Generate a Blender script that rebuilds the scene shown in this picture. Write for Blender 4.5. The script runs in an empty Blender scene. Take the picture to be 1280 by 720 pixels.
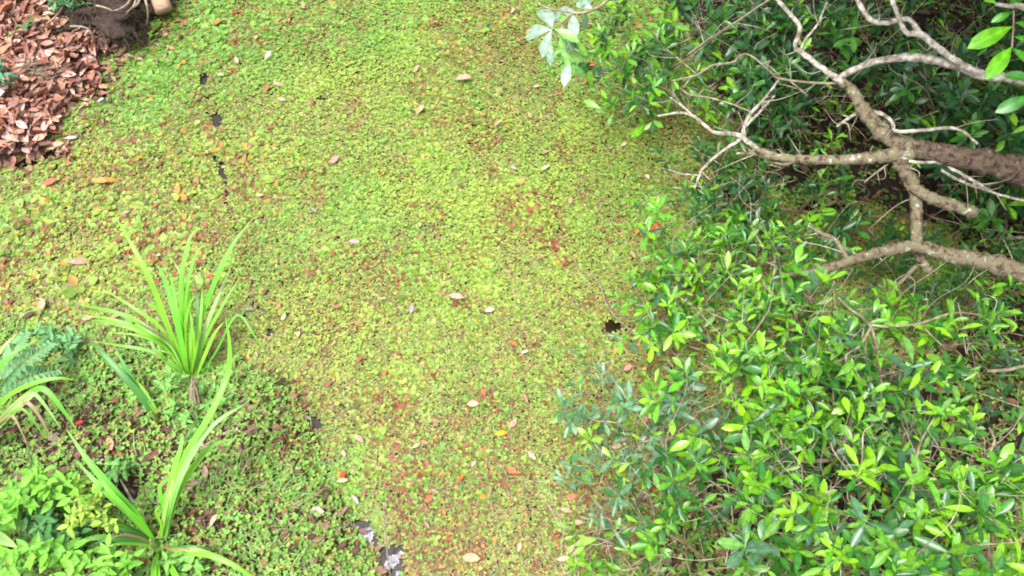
import bpy, math, random
import numpy as np
from mathutils import Matrix, Vector

R = math.radians
random.seed(7)
rng = np.random.default_rng(11)
scene = bpy.context.scene
col = scene.collection

# ------------------------------------------------------------------ camera
PITCH, HFOV, DIST = 62.0, 62.0, 4.8          # looking down from a footbridge
CAM_Z = DIST * math.sin(R(PITCH))
F = 640 / math.tan(R(HFOV / 2))
cd = bpy.data.cameras.new('camera')
cam = bpy.data.objects.new('camera', cd)
col.objects.link(cam)
cam.location = (0, 0, CAM_Z)
cam.rotation_euler = (R(90 - PITCH), 0, 0)
cd.sensor_width = 36
cd.lens = 18 / math.tan(R(HFOV / 2))
cd.clip_end = 500
scene.camera = cam

# ------------------------------------------------------------------ sky, sun, exposure (bright overcast)
SUN_EL, SUN_AZ = 72.0, 235.0                 # azimuth clockwise from +Y
world = bpy.data.worlds.new('World')
scene.world = world
world.use_nodes = True
wn, wl = world.node_tree.nodes, world.node_tree.links
bg = wn['Background']
sky = wn.new('ShaderNodeTexSky')
sky.sky_type = 'NISHITA'
sky.sun_disc = False
sky.sun_elevation = R(SUN_EL)
sky.sun_rotation = R(SUN_AZ)
sky.dust_density = 4.0
hs = wn.new('ShaderNodeHueSaturation')       # clouded sky: nearly white
hs.inputs['Saturation'].default_value = 0.22
hs.inputs['Value'].default_value = 1.0
wl.new(sky.outputs[0], hs.inputs['Color'])
wl.new(hs.outputs[0], bg.inputs['Color'])
bg.inputs['Strength'].default_value = 0.15
sd = bpy.data.lights.new('sun', 'SUN')
sd.energy = 1.5
sd.angle = R(25)
sd.color = (1.0, 0.97, 0.9)
sun = bpy.data.objects.new('sun', sd)
col.objects.link(sun)
sv = Vector((math.sin(R(SUN_AZ)) * math.cos(R(SUN_EL)), math.cos(R(SUN_AZ)) * math.cos(R(SUN_EL)), math.sin(R(SUN_EL))))
sun.rotation_euler = sv.to_track_quat('Z', 'Y').to_euler()
sun.location = sv * 20
vs = scene.view_settings
vs.view_transform = 'Standard'
vs.look = 'None'
vs.exposure = 1.62
vs.gamma = 1.0
vs.use_curve_mapping = False
scene.render.filter_size = 1.8
scene.cycles.pixel_filter_type = 'BLACKMAN_HARRIS'
scene.cycles.filter_width = 1.9
scene.cycles.max_bounces = 6
scene.cycles.transparent_max_bounces = 4

# ------------------------------------------------------------------ helpers
_sp, _cp = math.sin(R(PITCH)), math.cos(R(PITCH))


def at(px, py, z=0.0):
    """point at height z seen at a pixel of the 1280x720 photograph"""
    u, v = (px - 640) / F, -(py - 360) / F
    dx, dy, dz = u, v * _sp + _cp, v * _cp - _sp
    t = (z - CAM_Z) / dz
    return Vector((dx * t, dy * t, z))


def project(P):
    P = np.asarray(P)
    dx, dy, dz = P[..., 0], P[..., 1], P[..., 2] - CAM_Z
    depth = dy * _cp - dz * _sp
    up = dy * _sp + dz * _cp
    return 640 + F * dx / depth, 360 - F * up / depth, depth


def _hash(ix, iy, s):
    h = (ix.astype(np.int64) * 374761393 + iy.astype(np.int64) * 668265263 + s * 974711) & 0x7fffffff
    h = ((h ^ (h >> 13)) * 1274126177) & 0x7fffffff
    return ((h ^ (h >> 16)) & 0xffff) / 65535.0


def vnoise(x, y, s=0):
    x = np.asarray(x, float); y = np.asarray(y, float)
    ix, iy = np.floor(x), np.floor(y)
    fx, fy = x - ix, y - iy
    fx = fx * fx * (3 - 2 * fx); fy = fy * fy * (3 - 2 * fy)
    a, b = _hash(ix, iy, s), _hash(ix + 1, iy, s)
    c, d = _hash(ix, iy + 1, s), _hash(ix + 1, iy + 1, s)
    return (a * (1 - fx) + b * fx) * (1 - fy) + (c * (1 - fx) + d * fx) * fy


def fbm(x, y, s=0, o=3):
    t, a, n = 0, 1.0, 0
    for k in range(o):
        t = t + a * vnoise(x * 2 ** k, y * 2 ** k, s + k * 17); n += a; a *= 0.5
    return t / n


def sstep(a, b, x):
    t = np.clip((x - a) / (b - a), 0, 1)
    return t * t * (3 - 2 * t)


def np_mesh(name, V, T, C=None, vein=None, smooth=True):
    """triangle mesh from arrays"""
    V = np.asarray(V, np.float32); T = np.asarray(T, np.int32)
    me = bpy.data.meshes.new(name)
    me.vertices.add(len(V)); me.vertices.foreach_set('co', V.ravel())
    me.loops.add(T.size); me.loops.foreach_set('vertex_index', T.ravel())
    me.polygons.add(len(T))
    me.polygons.foreach_set('loop_start', np.arange(0, T.size, 3, dtype=np.int32))
    me.polygons.foreach_set('loop_total', np.full(len(T), 3, np.int32))
    me.update(calc_edges=True)
    if smooth:
        me.polygons.foreach_set('use_smooth', np.ones(len(T), bool))
    if C is not None:
        a = me.attributes.new('tint', 'FLOAT_COLOR', 'POINT')
        cc = np.ones((len(V), 4), np.float32); cc[:, :3] = C
        a.data.foreach_set('color', cc.ravel())
    if vein is not None:
        a = me.attributes.new('vein', 'FLOAT', 'POINT')
        a.data.foreach_set('value', np.asarray(vein, np.float32).ravel())
    return me


def obj(name, me, mat=None, parent=None, loc=None):
    o = bpy.data.objects.new(name, me)
    col.objects.link(o)
    if mat is not None and me is not None and not me.materials:
        me.materials.append(mat)
    if parent is not None:
        o.parent = parent
    if loc is not None:
        o.location = loc
    return o


def thing(name, label, cat, loc=(0, 0, 0), group=None):
    o = obj(name, None, loc=loc)
    o.empty_display_size = 0.1
    return tag(o, label, cat, group)


def tag(o, label=None, cat=None, group=None, kind=None):
    if label: o['label'] = label
    if cat: o['category'] = cat
    if group: o['group'] = group
    if kind: o['kind'] = kind
    return o


def catmull(P, n=5):
    P = [np.array(p, float) for p in P]
    if len(P) < 3:
        return np.array([P[0] + (P[-1] - P[0]) * t for t in np.linspace(0, 1, n + 1)])
    Q = [2 * P[0] - P[1]] + P + [2 * P[-1] - P[-2]]
    out = []
    for i in range(1, len(Q) - 2):
        p0, p1, p2, p3 = Q[i - 1:i + 3]
        for t in np.arange(n) / n:
            out.append(0.5 * (2 * p1 + (p2 - p0) * t + (2 * p0 - 5 * p1 + 4 * p2 - p3) * t * t + (3 * p1 - p0 - 3 * p2 + p3) * t ** 3))
    out.append(P[-1])
    return np.array(out)


def tube_arrays(P, rad, sides=6, wob=0.0, seed=0):
    P = np.asarray(P, float); n = len(P)
    rad = np.asarray(rad, float)
    T = np.gradient(P, axis=0); T /= np.linalg.norm(T, axis=1)[:, None] + 1e-9
    ref = np.array([0.31, 0.17, 0.93]) if abs(T[:, 2]).mean() < 0.8 else np.array([1.0, 0.2, 0.1])
    A = np.cross(T, ref); A /= np.linalg.norm(A, axis=1)[:, None] + 1e-9
    B = np.cross(T, A)
    an = np.arange(sides) * 2 * math.pi / sides
    rr = rad[:, None] * np.ones(sides)
    if wob:
        r2 = np.random.default_rng(seed)
        rr = rr * (1 + wob * (r2.random((n, sides)) - 0.5))
    V = P[:, None, :] + rr[..., None] * (np.cos(an)[None, :, None] * A[:, None, :] + np.sin(an)[None, :, None] * B[:, None, :])
    V = V.reshape(-1, 3)
    i = np.arange(n - 1)[:, None] * sides; j = np.arange(sides)[None, :]; k = (j + 1) % sides
    a, b, c, d = i + j, i + k, i + sides + k, i + sides + j
    F_ = np.concatenate([np.stack([a, b, c], -1).reshape(-1, 3), np.stack([a, c, d], -1).reshape(-1, 3)])
    V = np.concatenate([V, P[:1], P[-1:]])
    s, e = len(V) - 2, len(V) - 1
    jj = np.arange(sides); kk = (jj + 1) % sides
    F_ = np.concatenate([F_, np.stack([np.full(sides, s), kk, jj], -1),
                         np.stack([np.full(sides, e), (n - 1) * sides + jj, (n - 1) * sides + kk], -1)])
    return V, F_


class Bag:
    """collects triangle arrays into one mesh"""
    def __init__(self): self.V, self.T, self.C, self.n = [], [], [], 0

    def add(self, V, T, c=None):
        self.V.append(V); self.T.append(np.asarray(T) + self.n); self.n += len(V)
        if c is not None: self.C.append(np.broadcast_to(np.asarray(c, float), (len(V), 3)))

    def mesh(self, name, off=(0, 0, 0), smooth=True):
        return np_mesh(name, np.concatenate(self.V) - np.array(off), np.concatenate(self.T),
                       np.concatenate(self.C) if self.C else None, smooth=smooth)


# ------------------------------------------------------------------ materials
def nodes_of(name):
    m = bpy.data.materials.new(name); m.use_nodes = True
    nt = m.node_tree
    return m, nt.nodes, nt.links, nt.nodes['Principled BSDF']


def leaf_mat(name, source, rough=0.38, trans=0.3, rib=1.5, rib_pow=6.0, spec=0.5, mott=0.35):
    m, n, l, p = nodes_of(name)
    if source == 'object':
        s = n.new('ShaderNodeObjectInfo'); csock = s.outputs['Color']
    else:
        s = n.new('ShaderNodeAttribute'); s.attribute_name = 'tint'; csock = s.outputs['Color']
    v = n.new('ShaderNodeAttribute'); v.attribute_name = 'vein'
    pw = n.new('ShaderNodeMath'); pw.operation = 'POWER'; pw.inputs[1].default_value = rib_pow
    l.new(v.outputs['Fac'], pw.inputs[0])
    tc = n.new('ShaderNodeTexCoord')
    no = n.new('ShaderNodeTexNoise'); no.inputs['Scale'].default_value = 5.0 if source == 'object' else 45.0
    no.inputs['Detail'].default_value = 3
    l.new(tc.outputs['Object'], no.inputs['Vector'])
    mr = n.new('ShaderNodeMapRange')
    mr.inputs['From Min'].default_value = 0.3; mr.inputs['From Max'].default_value = 0.7
    mr.inputs['To Min'].default_value = 1 - mott; mr.inputs['To Max'].default_value = 1 + mott * 0.6
    l.new(no.outputs['Fac'], mr.inputs['Value'])
    mul = n.new('ShaderNodeVectorMath'); mul.operation = 'SCALE'
    l.new(csock, mul.inputs[0]); l.new(mr.outputs[0], mul.inputs['Scale'])
    ma = n.new('ShaderNodeMath'); ma.operation = 'MULTIPLY_ADD'
    ma.inputs[1].default_value = rib - 1; ma.inputs[2].default_value = 1.0
    l.new(pw.outputs[0], ma.inputs[0])
    mul2 = n.new('ShaderNodeVectorMath'); mul2.operation = 'SCALE'
    l.new(mul.outputs[0], mul2.inputs[0]); l.new(ma.outputs[0], mul2.inputs['Scale'])
    l.new(mul2.outputs[0], p.inputs['Base Color'])
    p.inputs['Roughness'].default_value = rough
    p.inputs['Specular IOR Level'].default_value = spec
    if trans:
        tr = n.new('ShaderNodeBsdfTranslucent')
        l.new(mul2.outputs[0], tr.inputs['Color'])
        mx = n.new('ShaderNodeMixShader'); mx.inputs[0].default_value = trans
        l.new(p.outputs[0], mx.inputs[1]); l.new(tr.outputs[0], mx.inputs[2])
        l.new(mx.outputs[0], n['Material Output'].inputs['Surface'])
    return m


def noise_mat(name, stops, scale=8, detail=6, rough=0.9, bump=0.3, spec=0.3, stretch=None, dist=0.0):
    m, n, l, p = nodes_of(name)
    tc = n.new('ShaderNodeTexCoord')
    mp = n.new('ShaderNodeMapping')
    if stretch: mp.inputs['Scale'].default_value = stretch
    l.new(tc.outputs['Object'], mp.inputs['Vector'])
    no = n.new('ShaderNodeTexNoise'); no.inputs['Scale'].default_value = scale
    no.inputs['Detail'].default_value = detail; no.inputs['Roughness'].default_value = 0.65
    no.inputs['Distortion'].default_value = dist
    l.new(mp.outputs[0], no.inputs['Vector'])
    cr = n.new('ShaderNodeValToRGB')
    e = cr.color_ramp.elements
    e[0].position, e[0].color = stops[0][0], (*stops[0][1], 1)
    e[1].position, e[1].color = stops[-1][0], (*stops[-1][1], 1)
    for pos, c in stops[1:-1]:
        k = e.new(pos); k.color = (*c, 1)
    l.new(no.outputs['Fac'], cr.inputs['Fac'])
    l.new(cr.outputs['Color'], p.inputs['Base Color'])
    p.inputs['Roughness'].default_value = rough
    p.inputs['Specular IOR Level'].default_value = spec
    if bump:
        b = n.new('ShaderNodeBump'); b.inputs['Strength'].default_value = bump; b.inputs['Distance'].default_value = 0.02
        l.new(no.outputs['Fac'], b.inputs['Height']); l.new(b.outputs[0], p.inputs['Normal'])
    return m


M = {
    'leaf_o': leaf_mat('glossy_leaf', 'object', rough=0.3, spec=0.5),
    'leaf_a': leaf_mat('glossy_leaf_mass', 'attr', rough=0.3, spec=0.5),
    'blade': leaf_mat('strap_blade', 'object', rough=0.4, trans=0.3, rib=0.8, rib_pow=3, mott=0.2),
    'herb_o': leaf_mat('soft_leaf', 'object', rough=0.5, trans=0.3, rib=1.35, spec=0.3),
    'float': leaf_mat('floating_leaf', 'attr', rough=0.45, trans=0.2, rib=1.0, spec=0.35, mott=0.25),
    'cover': leaf_mat('ground_cover_leaf', 'attr', rough=0.5, trans=0.3, rib=1.15, spec=0.4, mott=0.2),
    'dead_o': leaf_mat('dead_leaf', 'object', rough=0.6, trans=0.08, rib=1.35, rib_pow=10, spec=0.3, mott=0.45),
    'dead_a': leaf_mat('dead_leaf_mass', 'attr', rough=0.6, trans=0.08, rib=1.35, rib_pow=10, spec=0.3, mott=0.45),
    'soil': noise_mat('soil', [(0.3, (0.022, 0.013, 0.008)), (0.5, (0.07, 0.04, 0.024)), (0.62, (0.13, 0.075, 0.045)), (0.75, (0.07, 0.07, 0.025))], scale=34, detail=10, bump=0.9),
    'mud': noise_mat('dark_mud', [(0.3, (0.012, 0.008, 0.006)), (0.55, (0.045, 0.028, 0.02)), (0.75, (0.09, 0.06, 0.045))], scale=30, detail=8, bump=1.0, rough=0.8),
    'bark': noise_mat('brown_bark', [(0.36, (0.028, 0.018, 0.012)), (0.45, (0.09, 0.058, 0.04)), (0.54, (0.15, 0.105, 0.078)), (0.6, (0.1, 0.09, 0.04)), (0.66, (0.32, 0.29, 0.25))], scale=40, detail=12, bump=1.0, dist=0.2),
    'mossy': noise_mat('mossy_bark', [(0.36, (0.045, 0.03, 0.017)), (0.44, (0.12, 0.088, 0.056)), (0.51, (0.2, 0.165, 0.115)), (0.57, (0.12, 0.12, 0.04)), (0.62, (0.3, 0.28, 0.23)), (0.7, (0.46, 0.44, 0.38))], scale=28, detail=12, bump=0.7, dist=0.3),
    'lichen': noise_mat('lichen_bark', [(0.33, (0.09, 0.065, 0.045)), (0.46, (0.24, 0.205, 0.165)), (0.58, (0.41, 0.385, 0.335)), (0.7, (0.58, 0.56, 0.5))], scale=34, detail=7, bump=0.4, rough=0.85),
    'twig': noise_mat('pale_twig', [(0.3, (0.09, 0.062, 0.042)), (0.48, (0.2, 0.15, 0.105)), (0.62, (0.3, 0.25, 0.18)), (0.75, (0.42, 0.37, 0.29))], scale=30, bump=0.2),
    'dry': noise_mat('dry_twig', [(0.35, (0.13, 0.1, 0.07)), (0.5, (0.27, 0.23, 0.16)), (0.65, (0.42, 0.38, 0.3))], scale=20, bump=0.1),
    'rootlet': noise_mat('rootlet', [(0.35, (0.02, 0.014, 0.01)), (0.52, (0.07, 0.05, 0.038)), (0.68, (0.16, 0.125, 0.095))], scale=9, bump=0.1),
    'stem': noise_mat('brown_stem', [(0.3, (0.06, 0.04, 0.025)), (0.5, (0.16, 0.11, 0.06)), (0.7, (0.2, 0.19, 0.08))], scale=18, bump=0.2),
    'greenstem': noise_mat('green_stem', [(0.3, (0.08, 0.14, 0.03)), (0.7, (0.2, 0.28, 0.06))], scale=12, bump=0.1, rough=0.5),
    'cutwood': noise_mat('cut_wood', [(0.3, (0.26, 0.17, 0.10)), (0.6, (0.4, 0.28, 0.185)), (0.8, (0.48, 0.36, 0.25))], scale=10, bump=0.15, stretch=(1, 6, 6)),
    'white': noise_mat('bleached_white', [(0.3, (0.35, 0.36, 0.38)), (0.7, (0.55, 0.56, 0.58))], scale=12, bump=0.1, rough=0.5),
}

# water: dark, glossy, tea-brown
mw, n_, l_, p_ = nodes_of('swamp_water')
p_.inputs['Roughness'].default_value = 0.06
p_.inputs['Specular IOR Level'].default_value = 0.5
tc_ = n_.new('ShaderNodeTexCoord'); no_ = n_.new('ShaderNodeTexNoise'); no_.inputs['Scale'].default_value = 14; no_.inputs['Detail'].default_value = 6
l_.new(tc_.outputs['Object'], no_.inputs['Vector'])
cr_ = n_.new('ShaderNodeValToRGB'); e_ = cr_.color_ramp.elements
e_[0].position, e_[0].color = 0.35, (0.006, 0.005, 0.003, 1)
e_[1].position, e_[1].color = 0.7, (0.03, 0.022, 0.01, 1)
l_.new(no_.outputs['Fac'], cr_.inputs['Fac']); l_.new(cr_.outputs['Color'], p_.inputs['Base Color'])
no2_ = n_.new('ShaderNodeTexNoise'); no2_.inputs['Scale'].default_value = 30; no2_.inputs['Detail'].default_value = 4
l_.new(tc_.outputs['Object'], no2_.inputs['Vector'])
b_ = n_.new('ShaderNodeBump'); b_.inputs['Strength'].default_value = 0.12; b_.inputs['Distance'].default_value = 0.01
l_.new(no2_.outputs['Fac'], b_.inputs['Height']); l_.new(b_.outputs[0], p_.inputs['Normal'])
M['water'] = mw

nt_ = M['soil'].node_tree  # multiplies the soil darker by the shade painted on the right bank
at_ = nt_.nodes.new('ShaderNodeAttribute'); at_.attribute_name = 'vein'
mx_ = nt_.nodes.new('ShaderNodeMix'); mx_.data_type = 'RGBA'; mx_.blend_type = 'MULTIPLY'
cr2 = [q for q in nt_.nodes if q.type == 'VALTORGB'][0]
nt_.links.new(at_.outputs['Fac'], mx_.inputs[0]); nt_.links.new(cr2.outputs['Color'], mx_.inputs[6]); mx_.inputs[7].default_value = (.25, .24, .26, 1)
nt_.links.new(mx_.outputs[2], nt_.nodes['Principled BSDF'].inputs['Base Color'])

# ------------------------------------------------------------------ terrain: banks round the channel
def poly(pts): return np.array([at(x, y)[:2] for x, y in pts])


_lit = poly([(205, -8), (196, 30), (196, 52), (165, 68), (132, 72), (128, 118), (78, 145), (62, 186), (15, 200), (-40, 212), (-160, 235)])
_low = poly([(-160, 415), (-40, 400), (60, 388), (140, 412), (215, 455), (300, 442), (345, 470), (380, 530), (405, 590), (425, 640), (455, 690), (490, 745)])
_rgt = poly([(790, 790), (806, 700), (835, 640), (900, 565), (1050, 490), (1205, 420), (1225, 345), (1190, 290), (1090, 262), (970, 240), (935, 190), (875, 70), (815, -20)])
WATER = np.concatenate([[[_lit[0][0] - 0.25, 9.0], [_lit[0][0] - 0.1, 6.0]], _lit, [[-6, 3.6], [-6, 2.6]], _low, [[-0.45, -0.2], [-0.3, -4.0], [0.9, -4.0], [0.75, -0.3]], _rgt, [[1.35, 6.0], [1.5, 9.0]]])


def sdf_water(x, y):
    """distance to the water's edge, negative over water"""
    x = np.asarray(x, float); y = np.asarray(y, float)
    best = np.full(x.shape, 1e9); inside = np.zeros(x.shape, bool)
    n = len(WATER)
    for i in range(n):
        ax, ay = WATER[i]; bx, by = WATER[(i + 1) % n]
        ex, ey = bx - ax, by - ay
        t = np.clip(((x - ax) * ex + (y - ay) * ey) / (ex * ex + ey * ey), 0, 1)
        best = np.minimum(best, np.hypot(x - ax - t * ex, y - ay - t * ey))
        c = (ay > y) != (by > y)
        xi = ax + (y - ay) * ex / (ey if ey else 1e-9)
        inside ^= c & (x < xi)
    return np.where(inside, -best, best)


MOUND = at(142, 14)
HOLE = at(165, 622)


def ground_h(x, y):
    x = np.asarray(x, float); y = np.asarray(y, float)
    d = sdf_water(x, y) + (fbm(x * 2.5, y * 2.5, 5) - 0.5) * 0.16
    h = np.where(d > 0, 0.16 * (1 - np.exp(-d / 0.18)) + 0.02 * np.clip(d, 0, 4), np.maximum(-0.3, d * 0.9))
    h = h + np.where(d > 0, np.minimum(d, 0.3) / 0.3, 0) * ((fbm(x * 6, y * 6, 9, 4) - 0.5) * 0.09)
    h = h - 0.2 * np.exp(-((x - HOLE.x) ** 2 + (y - HOLE.y) ** 2) / 0.11 ** 2)
    far = np.hypot(x, y - 3)
    h = h + sstep(6, 30, far) * (fbm(x * 0.1, y * 0.1, 3) * 1.2)
    return h


def axis(lo, hi, step, far):
    a = np.arange(lo, hi + 1e-6, step)
    g = np.array([0.15, 0.4, 0.8, 1.6, 3, 6, 12, 25, 50, 100, far])
    return np.concatenate([lo - g[::-1], a, hi + g])


gx, gy = axis(-5.2, 5.2, 0.045, 200), axis(-0.5, 7.2, 0.045, 200)
GX, GY = np.meshgrid(gx, gy)
GV = np.stack([GX, GY, ground_h(GX, GY)], -1).reshape(-1, 3)
nx, ny = len(gx), len(gy)
ii = (np.arange(ny - 1)[:, None] * nx + np.arange(nx - 1)[None, :]).ravel()
GT = np.concatenate([np.stack([ii, ii + 1, ii + nx + 1], -1), np.stack([ii, ii + nx + 1, ii + nx], -1)])
bank_shade = sstep(.5, 1.0, GV[:, 0] + .3 * (fbm(GV[:, 0] * 3, GV[:, 1] * 3, 15) - .5))     # right-bank soil coloured darker, standing in for deep shade
tag(obj('ground', np_mesh('ground', GV, GT, vein=bank_shade), M['soil']), kind='structure')
wv = np.array([[-9, -6, 0], [9, -6, 0], [9, 10, 0], [-9, 10, 0]], float)
tag(obj('water', np_mesh('water', wv, [[0, 1, 2], [0, 2, 3]]), M['water']), kind='structure')


def gh(x, y): return float(ground_h(np.array([x]), np.array([y]))[0])


def on_ground(px, py):
    p = at(px, py)
    for _ in range(3):
        p = at(px, py, max(gh(p.x, p.y), 0.0))
    return p


# ------------------------------------------------------------------ leaf templates
def leaf_template(width=0.36, fold=0.12, droop=0.25, curl=0.0, peak=0.5, n=5, twist=0.0, pet=0.1, full=.85):
    """unit leaf along +X, normal +Z"""
    xs = np.linspace(0, 1, n + 1)
    w = width / 2 * np.sin(np.pi * xs ** (math.log(0.5) / math.log(peak))) ** full
    zc = -droop * xs ** 2 * 0.6 + droop * 0.2 * xs
    V, vein = [], []
    for i in range(n + 1):
        V.append((xs[i] + pet * (1 if i else 0), 0, zc[i] - fold * w[i] * 2)); vein.append(1)
    for s in (-1, 1):
        for i in range(1, n):
            tw = twist * (xs[i] - 0.3) * s
            V.append((xs[i] + pet, s * w[i] * (1 - 0.25 * abs(curl)), zc[i] + fold * w[i] * 2 + curl * w[i] + tw * w[i])); vein.append(0)
    T = []
    for k, s in enumerate((-1, 1)):
        o = n + 1 + k * (n - 1)
        q = [(0, 1, o)] + [t for i in range(1, n - 1) for t in ((i, i + 1, o + i), (i, o + i, o + i - 1))] + [(n - 1, n, o + n - 2)]
        T += [t if s > 0 else t[::-1] for t in q]
    V = np.array(V); V[:, 0] /= (1 + pet)
    return V, np.array(T), np.array(vein, float)


GLOSSY = [leaf_template(.32, .10, .3, peak=.55, n=6, full=.62), leaf_template(.28, .16, .15, twist=.3, peak=.56, n=6, full=.66), leaf_template(.37, .06, .45, peak=.58, n=6, full=.6), leaf_template(.3, .13, .05, twist=-.3, peak=.6, n=6, full=.64)]
OVATE = [leaf_template(.44, .16, .3, peak=.38), leaf_template(.4, .2, .15, peak=.4, twist=.35), leaf_template(.48, .14, .45, peak=.36)]
DEAD = [leaf_template(.4, .2, -.35, curl=.5, twist=.4, full=.65), leaf_template(.44, .05, .5, curl=-.3, full=.65), leaf_template(.38, .25, -.25, curl=.9, full=.7), leaf_template(.46, .1, .4, twist=-.9, full=.65), leaf_template(.5, .04, .15, peak=.42, twist=.3, full=.7)]


COARSE = [leaf_template(.38, .1, .3, peak=.5, n=2, full=.7)] * 4      # leaves high overhead and far off


def mesh_set(name, temps, mat):
    out = []
    for V, T, ve in temps:
        me = np_mesh(name, V, T, vein=ve); me.materials.append(mat); out.append(me)
    return out


ME_GLOSSY = mesh_set('glossy_leaf', GLOSSY, M['leaf_o'])
ME_OVATE = mesh_set('ovate_leaf', OVATE, M['herb_o'])
ME_DEAD = mesh_set('dead_leaf', DEAD, M['dead_o'])


def frames(D, N, S, P):
    """(n,3,4) matrices from direction, normal hint, size, position"""
    D = D / np.linalg.norm(D, axis=1)[:, None]
    Y = np.cross(N, D); ln = np.linalg.norm(Y, axis=1)[:, None]
    Y = np.where(ln < 1e-4, np.array([0, 1.0, 0]), Y / np.maximum(ln, 1e-6))
    Z = np.cross(D, Y)
    A = np.stack([D, Y, Z], -1) * np.asarray(S)[:, None, None]
    return np.concatenate([A, P[:, :, None]], 2)


def batch(name, temps, kind, MX, C, mat, parent=None, off=(0, 0, 0)):
    """many leaves joined in one mesh"""
    Vs, Ts, Cs, Es, n = [], [], [], [], 0
    for k, (V, T, ve) in enumerate(temps):
        s = np.where(kind == k)[0]
        if not len(s): continue
        A = MX[s]
        W = np.einsum('nij,vj->nvi', A[:, :, :3], V) + A[:, None, :, 3]
        Vs.append(W.reshape(-1, 3))
        Ts.append((T[None] + (np.arange(len(s)) * len(V))[:, None, None]).reshape(-1, 3) + n)
        Cs.append(np.repeat(C[s], len(V), 0)); Es.append(np.tile(ve, len(s))); n += len(s) * len(V)
    me = np_mesh(name, np.concatenate(Vs) - np.array(off), np.concatenate(Ts), np.concatenate(Cs), np.concatenate(Es))
    return tag(obj(name, me, mat, parent), kind='stuff')


def as_matrix(A, off=(0, 0, 0)):
    m = Matrix.Identity(4)
    for i in range(3):
        for j in range(4): m[i][j] = float(A[i, j])
        m[i][3] -= off[i]
    return m


def unit(n):
    v = rng.normal(size=(n, 3)); return v / np.linalg.norm(v, axis=1)[:, None]


# ------------------------------------------------------------------ mat of floating plants (uncountable)
def rosettes(name, P, size, nleaf, tint, tilt, mat, leafw=0.8):
    """P (n,3) centres; each rosette is nleaf cupped round leaves"""
    n = len(P)
    Vt = np.array([[0, 0, 0], [.38, -.42, .10], [.85, -.36, .06], [1, 0, -.06], [.85, .36, .06], [.38, .42, .10], [.5, 0, -.02]])
    Vt[:, 1] *= leafw
    Vt = Vt[:6]
    Tt = np.array([[0, 1, 3], [1, 2, 3], [0, 3, 5], [3, 4, 5]])
    reps = rng.integers(nleaf[0], nleaf[1] + 1, n)
    idx = np.repeat(np.arange(n), reps); m = len(idx)
    first = np.concatenate([[0], np.cumsum(reps)[:-1]])
    order = np.arange(m) - first[idx]
    yaw = rng.random(n)[idx] * 6.28 + order * 6.28 / reps[idx] + rng.normal(0, .25, m)
    tl = tilt[0] + (tilt[1] - tilt[0]) * rng.random(m)
    D = np.stack([np.cos(yaw) * np.cos(tl), np.sin(yaw) * np.cos(tl), np.sin(tl)], -1)
    N = np.stack([-np.cos(yaw) * np.sin(tl), -np.sin(yaw) * np.sin(tl), np.cos(tl)], -1) + rng.normal(0, .15, (m, 3))
    S = size[idx] * (0.75 + 0.5 * rng.random(m))
    MX = frames(D, N, S, P[idx])
    C = tint(idx, m)
    W = np.einsum('nij,vj->nvi', MX[:, :, :3], Vt) + MX[:, None, :, 3]
    T = (Tt[None] + (np.arange(m) * len(Vt))[:, None, None]).reshape(-1, 3)
    me = np_mesh(name, W.reshape(-1, 3), T, np.repeat(C, len(Vt), 0), np.tile([1, 0, 0, 1, 0, 0], m))
    return tag(obj(name, me, mat), kind='stuff')


def scatter(step, margin, jit=0.85):
    """jittered points over the ground the camera can see, plus a margin"""
    x = np.arange(-5.2, 5.2, step); y = np.arange(0.1, 6.6, step * 0.87)
    X, Y = np.meshgrid(x, y)
    X = X + (np.arange(len(y)) % 2)[:, None] * step / 2
    X = X + (rng.random(X.shape) - .5) * step * jit; Y = Y + (rng.random(X.shape) - .5) * step * jit
    X, Y = X.ravel(), Y.ravel()
    px, py, _ = project(np.stack([X, Y, X * 0], -1))
    k = (px > -margin) & (px < 1280 + margin) & (py > -margin) & (py < 720 + margin)
    return X[k], Y[k], px[k], py[k]


def mixc(a, b, t): return a + (b - a) * t[:, None]


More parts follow.
